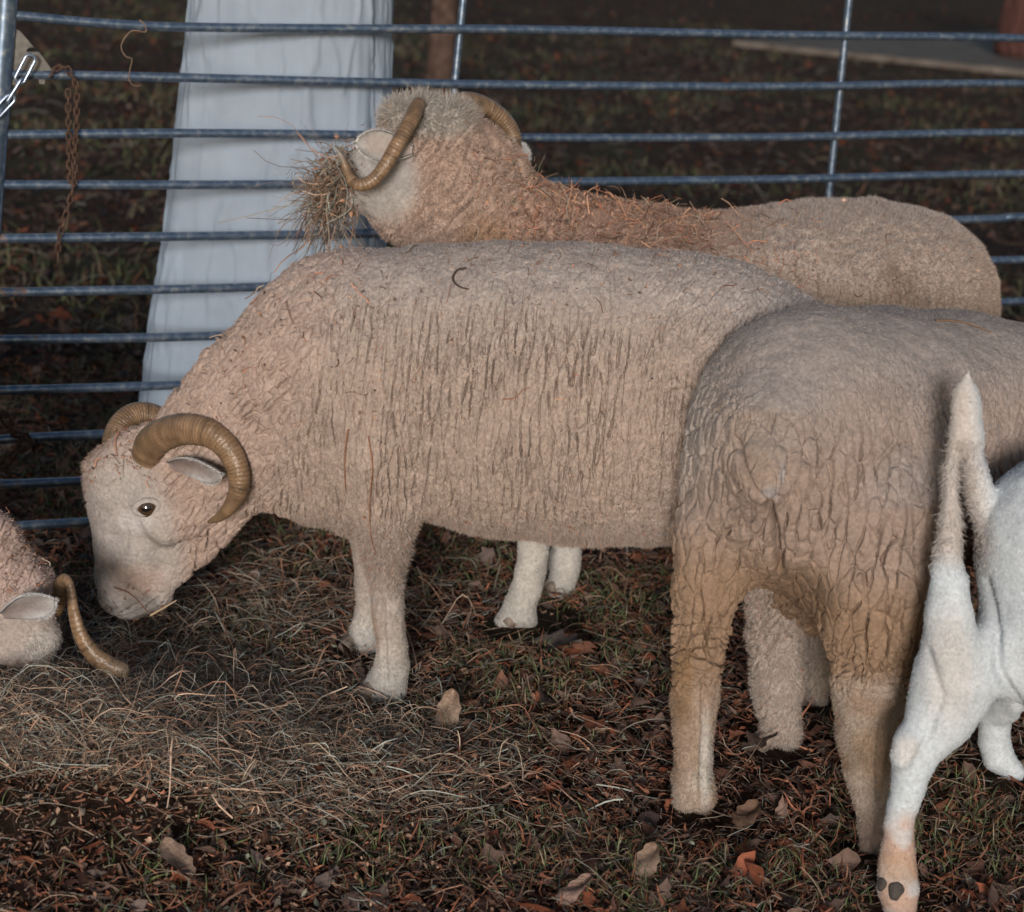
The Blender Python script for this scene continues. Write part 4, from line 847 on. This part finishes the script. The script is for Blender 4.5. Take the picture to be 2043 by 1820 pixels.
# ============ white goat at the right edge
def build_goat():
    nn = np.array([-.35, .94, 0]); B = Body(nn, .0045); rng = np.random.default_rng(4)
    def ch(pts, k=.02): B.chain([(at(u, v, Y), r) for u, v, Y, r in pts], 1.0, k)
    ch([(2125, 1065, 2.46, 158), (2140, 1190, 2.46, 172), (2160, 1290, 2.48, 158)], .04); ch([(2125, 1090, 2.50, 160), (2300, 1100, 2.62, 190), (2560, 1110, 2.80, 190), (2750, 1060, 2.92, 165)], .05)
    ch([(2092, 1260, 2.43, 120), (2110, 1340, 2.44, 105)], .03)
    # hind leg: thigh edge, stifle, hock set back, cannon, fetlock
    ch([(1897, 1290, 2.40, 57), (1890, 1352, 2.40, 70), (1872, 1420, 2.395, 62), (1843, 1475, 2.39, 48), (1822, 1525, 2.385, 40), (1812, 1565, 2.38, 34), (1801, 1605, 2.378, 30), (1794, 1650, 2.375, 28), (1792, 1695, 2.375, 31), (1790, 1735, 2.37, 37), (1793, 1775, 2.37, 40), (1795, 1805, 2.365, 34)], .02)
    ch([(1806, 1490, 2.365, 24), (1797, 1506, 2.362, 20)], .03)                                           # point of the hock
    ch([(1935, 1330, 2.41, 62), (2010, 1310, 2.43, 80)], .03); ch([(1915, 1395, 2.40, 50), (1890, 1440, 2.40, 45)], .03)
    # far hind leg
    ch([(2150, 1300, 2.62, 80), (2040, 1380, 2.76, 46), (1985, 1420, 2.82, 34), (1984, 1480, 2.83, 30), (1992, 1510, 2.83, 31), (2026, 1541, 2.82, 20)], .02)
    for s in (-1, 1):
        p = at(2650, 1120, 2.85) + nn * .09 * s; f = np.array([p[0], p[1], .03]); B.cone(p, .08, p * .5 + f * .5, .035, 1, .04); B.cone(p * .5 + f * .5, .035, f, .025, 1, .03)
    h = at(2750, 1040, 2.92); B.cone(h, .12, h + np.array([.2, .05, .2]), .07, 1, .05); B.cone(h + np.array([.2, .05, .22]), .065, h + np.array([.36, .08, .12]), .04, 1, .03)
    # raised tail with its two sides of long hair, and the edge of the buttock
    ch([(1933, 738, 2.475, 3), (1929, 755, 2.475, 10), (1926, 782, 2.475, 25), (1927, 811, 2.475, 32), (1927, 840, 2.475, 32), (1928, 862, 2.475, 32)], .012)
    ch([(1916, 868, 2.475, 15), (1903, 899, 2.47, 10), (1900, 928, 2.465, 10.5), (1898, 957, 2.46, 12.5), (1897, 986, 2.455, 15), (1896, 1016, 2.45, 17), (1896, 1045, 2.445, 19.5), (1894, 1074, 2.44, 22), (1891, 1103, 2.435, 25.5), (1890, 1132, 2.428, 30), (1893, 1162, 2.42, 36), (1894, 1191, 2.412, 41), (1894, 1225, 2.405, 48), (1898, 1295, 2.40, 58)], .014)
    ch([(1940, 870, 2.475, 20), (1942, 899, 2.475, 18), (1946, 928, 2.475, 20), (1952, 957, 2.475, 22), (1960, 986, 2.475, 25), (1973, 1016, 2.475, 31), (1994, 1062, 2.475, 42)], .015)
    V, F, N, A = body_build(B, 2); q = proj(V)
    V = lump(V, N, .035, .0025); gr = np.exp(-(seg_dist(q, [(1965, 1160), (1988, 1260), (1992, 1335), (2045, 1430)]) / 9) ** 2) + .6 * np.exp(-(seg_dist(q, [(1850, 1300), (1880, 1390), (1850, 1470), (1822, 1540)]) / 10) ** 2); V = V - N * (.009 * gr)[:, None]; V = laplace(V, F, 2); N, A = normals(V, F)
    col = np.tile(np.array([.52, .555, .585]), (len(V), 1)); tail = sstep(1985, 1930, q[:, 0] - .1 * (q[:, 1] - 900)) * sstep(1160, 1080, q[:, 1])
    col = mixc(col, (.47, .40, .355), .8 * tail); foot = sstep(1600, 1660, q[:, 1]) * (q[:, 0] < 1900); col = mixc(col, (.44, .27, .19), .85 * foot * (.4 + .6 * sstep(.3, .6, vnoise(V / .025))))
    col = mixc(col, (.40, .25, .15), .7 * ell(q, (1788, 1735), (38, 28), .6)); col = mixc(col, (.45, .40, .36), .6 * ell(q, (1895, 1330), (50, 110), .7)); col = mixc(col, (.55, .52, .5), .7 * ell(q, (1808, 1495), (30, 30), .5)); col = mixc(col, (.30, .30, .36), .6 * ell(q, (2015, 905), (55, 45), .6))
    col = col * (.88 + .24 * fbm(V / .03, 3))[:, None]; L = .0045 + .011 * tail * (q[:, 1] > 870); flow = np.tile(DOWN + np.array([.1, 0, 0]), (len(V), 1)); fr = tail * (q[:, 0] > 1935) * (q[:, 1] > 920); flow = flow * (1 - fr[:, None]) + fr[:, None] * np.array([-1., 0, -.12])
    base = np.array([.72, 2.42, 0]); e = empty('goat', base, 'white short haired goat at the right edge with its pointed tail held up', 'goat')
    finish_body('D', e, V, F, N, A, col, fibres(V, F, N, A, col, 330000, L, .0003, flow, np.full(len(V), .07), np.ones(len(V)), rng, .004))
    for (u, v), r in (((1787, 1782), 19), ((1757, 1766), 13)):
        p, n = surf('D', u, v, 8); B2 = Body(n, .0025); R = rad(p, r); B2.cone(p + n * .001, R * .9, p + n * .003 - np.array([.001, 0, .009]), R * .62, .5, .004); V, F = B2.mesh(); link_mesh('dewclaw', laplace(V, F, 2), F, M_CLAW, None, e)
    for u, v, Y in ((1795, 1822, 2.365), (2030, 1556, 2.83)):
        cc = at(u, v, Y); cc[2] = 0.0; V, F = hoof_mesh(cc, np.array([.1, 1, 0]), .9); link_mesh('hoof', V, F, M_HOOF, None, e)
build_goat()

# ============ sheep coming in at the left edge
PE = Plane(-0.70, 2.80, 0.05)
def build_left():
    P = PE.P; B = Body(PE.n); rng = np.random.default_rng(6)
    B.chain([(P(-1000, 760), 270), (P(-700, 770), 280), (P(-420, 800), 270)], .8, .05); B.chain([(P(-420, 860), 215), (P(-230, 1020), 150), (P(-60, 1118), 112), (P(20, 1180), 84)], .72, .05)
    B.chain([(P(20, 1185), 82), (P(35, 1250), 74), (P(60, 1290), 50)], .75, .03); B.cone(P(92, 1272, -.02), rad(P(92, 1272), 26), P(70, 1262, -.02), rad(P(70, 1262), 34), 1, .02); B.cone(P(-40, 1250), rad(P(-40, 1250), 78), P(-100, 1200), rad(P(-100, 1200), 90), .7, .04)
    for s in (-1, 1):
        for u in (-480, -980):
            p = P(u, 900, .1 * s); f = np.array([p[0], p[1], .03]); B.cone(p, .09, p * .5 + f * .5, .045, 1, .04); B.cone(p * .5 + f * .5, .04, f, .028, 1, .03)
    V, F, N, A = body_build(B); q = PE.flat(V); face = ell(q, (60, 1260), (90, 90), .4); wool = 1 - face
    V = lump(V, N, .045, .005); V = V + N * ((fbm(V / .012, 2) - .5) * .004 * wool)[:, None]; V, k1 = fleece(V, N, nrm(PE.ax + np.array([0, 0, -.5])), PE.n, (.014, .03, .05), .007, wool, .4, .25, .3); N, A = normals(V, F)
    col = np.tile(np.array([.37, .275, .24]), (len(V), 1)); col = mixc(col, (.36, .315, .29), .8 * face); col = mixc(col, WH, .8 * ell(q, (95, 1272), (35, 30), .5)); col = col * (.84 + .32 * fbm(V / .02, 3))[:, None] * (.84 + .32 * vnoise(V / .0032))[:, None]
    e = empty('sheep', np.array([P(-600, 1300)[0], P(-600, 1300)[1], 0]), 'sheep cut off by the left edge, its horn tip pointing down over the hay', 'sheep', 'horned sheep in the pen')
    L = .003 + .0015 * wool + .005 * ell(q, (95, 1272), (40, 40), .5)
    finish_body('E', e, V, F, N, A, col, fibres(V, F, N, A, col, 230000, L, .00042, np.tile(DOWN + .4 * PE.ax, (len(V), 1)), .25 + .35 * wool, k1 ** 2, rng, .02))
    hp = [(78, 1238), (98, 1215), (116, 1185), (128, 1158), (138, 1165), (143, 1195), (149, 1230), (163, 1272), (188, 1308), (220, 1330), (250, 1341), (258, 1343)]
    HPt = [P(u, v, k) for (u, v), k in zip(hp, [.03, .02, .0, -.02, -.035, -.045, -.055, -.06, -.065, -.07, -.072, -.072])]
    V, F, C = horn_mesh(HPt, [rad(p, r) for p, r in zip(HPt, [28, 30, 25, 14, 11, 12.5, 15.5, 18.5, 21, 21, 17, 9])], 38, rng, .03, .72, ct=(.24, .17, .11)); link_mesh('horn', V, F, M_HORN, C, e)
    V, F, C = ear_mesh(P(6, 1226, -.085), P(110, 1198, -.125), np.array([.15, -.95, -.12]), .027, .85, (.19, .155, .145), (.38, .38, .39), (.52, .51, .51), rng); link_mesh('ear', V, F, M_SKIN, C, e)
build_left()

# ------------------------------------------------------------------ loose things lying on the animals and the ground
rr = np.random.default_rng(51)
def on(key, uv, lift=.004):
    return [surf(key, u, v)[0] + surf(key, u, v)[1] * lift for u, v in uv]
stalk('twig', 'crooked dark twig lying on the back of the grazing sheep', on('A', [(928, 532), (912, 536), (903, 548), (904, 560), (912, 566), (922, 572), (934, 574)]), .0022, (.07, .045, .035), 'twig')
stalk('straw_stalk', 'long dry stalk lying across the rump of the sheep seen from behind', on('C', [(1868, 640), (1900, 641), (1935, 648), (1976, 662)], .006), .0018, (.20, .12, .07), 'straw')
stalk('straw_stalk', 'reddish stalk hanging on the shoulder of the grazing sheep above its front leg', on('A', [(736, 876), (738, 930), (735, 985), (734, 1030), (742, 1075), (748, 1110)], .004), .0012, (.27, .12, .07), 'straw')
stalk('straw_stalk', 'short reddish straw stuck upright in the fleece left of the longer shoulder stalk', on('A', [(694, 862), (690, 900), (686, 945), (688, 985)], .004), .0013, (.26, .12, .07), 'straw')
stalk('straw_stalk', 'short red brown straw resting on the flank of the grazing sheep', on('A', [(1006, 800), (1020, 792), (1040, 783), (1058, 778)], .004), .0013, (.27, .13, .08), 'straw')
stalk('straw_stalk', 'pale straw lying at the lips of the grazing sheep', [PA.P(u, v, -.09) for u, v in [(300, 1228), (325, 1214), (352, 1198)]], .0022, (.42, .30, .19), 'straw')
stalk('straw_stalk', 'dark curved stem bending across the muzzle of the grazing sheep', [PA.P(u, v, -.085) for u, v in [(228, 1172), (252, 1180), (275, 1198), (292, 1218), (308, 1232)]], .0016, (.16, .085, .06), 'straw')
stalk('straw_stalk', 'thick pale straw lying flat on the heap right of the horn tip', [gnd(u, v, .045) for u, v in [(566, 1424), (585, 1419), (606, 1412)]], .0034, (.42, .33, .27), 'straw')
stalk('twig', 'dark upright twig sticking out of the leaves below the hay heap', [gnd(482, 1620), gnd(481, 1600) + np.array([0, -.004, .03]), gnd(478, 1620) + np.array([0, -.01, .10])], .0022, (.05, .035, .025), 'twig')
# wad of hay in the raised sheep's mouth
n = 900; c = PB.P(664, 378, .01); k = rr.random(n) < .8
P0 = c + rr.normal(0, 1, (n, 3)) * np.array([.017, .02, .034]); P0[:, 0] -= (P0[:, 2] - c[2]) * -.25; out = nrm(nrm(P0 - PB.P(705, 365, .02) + rr.normal(0, .05, (n, 3))) * .75 + np.array([-.25, 0, -.55]))
L = .015 + .06 * rr.random(n) ** 3; colr = HP[rr.integers(0, len(HP), n)] * (.55 + .8 * rr.random((n, 1)))
w1 = ribbons(P0 - out * .008, out, L, .0005 + .0007 * rr.random(n), rr.normal(0, .7, (n, 3)), 7, colr, rr, False, .2)
n = 46; P0 = c + rr.normal(0, .014, (n, 3)) + np.array([0, 0, -.02]); D = nrm(np.stack([rr.normal(-.1, .55, n), rr.normal(0, .3, n), -1 + 0 * rr.random(n)], 1)); w2 = ribbons(P0, D, .06 + .10 * rr.random(n), .0007 + .0005 * rr.random(n), rr.normal(0, .15, (n, 3)), 7, HP[rr.integers(0, len(HP), n)] * (.4 + .6 * rr.random((n, 1))), rr, False, .04)
n = 12; P0 = PB.P(628, 352, -.01) + rr.normal(0, .008, (n, 3)); D = nrm(np.stack([-.6 + rr.normal(0, .3, n), 0 * rr.random(n), .9 + 0 * rr.random(n)], 1)); w3 = ribbons(P0, D, .05 + .03 * rr.random(n), np.full(n, .0007), np.array([-.1, 0, -1.0]) + rr.normal(0, .25, (n, 3)), 9, HP[rr.integers(0, len(HP), n)] * .6, rr, False, .05)
lv = leaves(c[0] + rr.normal(.0, .018, 420), c[1] + rr.normal(0, .02, 420), c[2] + rr.normal(0, .030, 420), .011, rr, [(.30, .17, .11), (.22, .18, .13), (.36, .22, .15)], .9)
V, F = join([(w[0], [w[1]]) for w in (w1, w2, w3)] + [(lv[0], [lv[1]])])
tag(link_mesh('hay_wad', V, F, M_STRAW, np.vstack([w1[2], w2[2], w3[2], lv[2]]), None, base=c), 'tangled wad of hay sticking out of the mouth of the sheep with the raised head', 'hay')
# hay crumbs caught in the fleeces
def debris(key, spots, seedv):
    r = np.random.default_rng(seedv); V, N = SURF[key]; pr = proj(V); face = ((V - CP) * N).sum(1) < 0; ps, cs = [], []
    for (u0, u1, v0, v1), n, ln, up in spots:
        ok = np.where(face & (pr[:, 0] > u0) & (pr[:, 0] < u1) & (pr[:, 1] > v0) & (pr[:, 1] < v1))[0]
        if not len(ok): continue
        i = r.choice(ok, n); nn = N[i]; D = r.normal(0, 1, (n, 3)); D = nrm(D - nn * (D * nn).sum(1, keepdims=True) * (1 - up) + nn * up * .4)
        ps.append(ribbons(V[i] + nn * .005, D, ln * (.3 + r.random(n) ** 2 * 1.3), .0004 + .0007 * r.random(n), nn * -.25 + r.normal(0, .3, (n, 3)), 5, (HP[r.integers(0, len(HP), n)] * np.array([1.1, .85, .75]))* (.5 + .9 * r.random((n, 1))), r, False, .10))
        m = n // 2; i = r.choice(ok, m); lv = leaves(V[i, 0] + N[i, 0] * .004, V[i, 1] + N[i, 1] * .004, V[i, 2] + N[i, 2] * .004, .007, r, [(.34, .17, .11), (.40, .24, .17), (.2, .12, .09), (.12, .08, .06)], .9); ps.append(lv)
    return join([(p[0], [p[1]]) for p in ps]), np.vstack([p[2] for p in ps])
(V, F), C = debris('B', [((1030, 1420, 340, 500), 900, .035, .3), ((930, 1080, 300, 480), 160, .03, .2), ((1250, 1620, 400, 560), 130, .05, .2), ((1500, 1950, 390, 600), 40, .03, .1), ((1380, 1640, 505, 600), 60, .05, .2)], 61)
tag(link_mesh('hay_debris', V, F, M_STRAW, C), kind='stuff')
(V, F), C = debris('A', [((620, 1600, 485, 640), 150, .018, .15), ((430, 800, 560, 850), 90, .02, .15), ((180, 320, 820, 960), 70, .025, .2), ((700, 1340, 640, 1080), 70, .014, .1), ((190, 330, 1170, 1225), 24, .02, .3)], 62)
V2 = debris('E', [((0, 130, 1010, 1200), 60, .02, .2)], 63); Vj, Fj = join([(V, F), (V2[0][0], V2[0][1])])
tag(link_mesh('hay_debris', Vj, Fj, M_STRAW, np.vstack([C, V2[1]])), kind='stuff')
# single larger leaves one can pick out
def big_leaf(label, u, v, L, W, yaw, tilt, col, lobes, curl, seedv, roll=0.0):
    r = np.random.default_rng(seedv); nu, nv = 40, 13; t = np.linspace(0, 1, nu)[:, None]; s = np.linspace(-1, 1, nv)[None]
    wd = W * np.sin(np.clip(t, 0, 1) * math.pi) ** .65 * (1 + lobes * np.sin(t * 22 + 1.0)) + .0006
    x = (t - .5) * L + 0 * s; y = s * wd; z = curl * (np.abs(s) ** 1.6) * wd * .7 + .006 * np.sin(t * 5 + s * 2) + .25 * L * (t - .5) ** 2
    V = np.stack([x, y, z], -1).reshape(-1, 3); M = np.array(Matrix.Rotation(yaw, 3, 'Z') @ Matrix.Rotation(tilt, 3, 'Y') @ Matrix.Rotation(roll, 3, 'X')); V = V @ M.T
    p = gnd(u, v); V = V - np.array([0, 0, V[:, 2].min()]) + p + np.array([0, 0, gz(p[:1], p[1:2])[0] + .004]); i = np.arange(nu - 1)[:, None] * nv + np.arange(nv - 1)[None]
    Nn = np.array([0, 0, -.0009]); V = np.vstack([V, V + Nn]); q = np.stack([i, i + 1, i + nv + 1, i + nv], -1).reshape(-1, 4)
    C = np.array(col) * (.75 + .5 * r.random((len(V), 1))); vein = np.tile((np.abs(np.tile(s, (nu, 1))) < .1).ravel(), 2); C[vein] *= 1.3
    tag(link_mesh('fallen_leaf', V, np.concatenate([q, (q + nu * nv)[:, ::-1]]), M_LEAF, C, None, base=p), label, 'leaf')
big_leaf('tan rounded dead leaf on edge right of the front hoof of the grazing sheep', 893, 1462, .075, .020, 1.35, -.95, (.24, .165, .12), .08, .4, 71)
big_leaf('dark lobed oak leaf with curling tip in front of the woolly hind legs', 1525, 1500, .085, .022, .5, -.45, (.075, .048, .038), .42, .8, 72)
big_leaf('brown folded leaf in the grass below the left hoof of the tan sheep', 1490, 1650, .06, .020, .9, -.4, (.13, .075, .05), .1, .8, 73)
big_leaf('broad greyish brown leaf lying below the belly of the grazing sheep', 1110, 1310, .11, .034, 2.6, .3, (.095, .072, .066), .25, .5, 74)
big_leaf('light brown leaf half upright near the lower middle edge of the photo', 1290, 1755, .055, .019, 1.0, -.8, (.19, .13, .095), .1, .5, 75)
big_leaf('pinkish brown leaf touching the bottom edge left of the goat hoof', 1145, 1808, .06, .018, .6, -.5, (.26, .165, .13), .08, .5, 76)
big_leaf('pale brown curled leaf among dark litter near the lower left corner', 350, 1770, .07, .020, -.7, .5, (.20, .135, .10), .1, .7, 77)
big_leaf('long light brown leaf lying along the lower edge of the hay heap', 395, 1600, .085, .017, -.5, .25, (.19, .13, .095), .12, .4, 78)
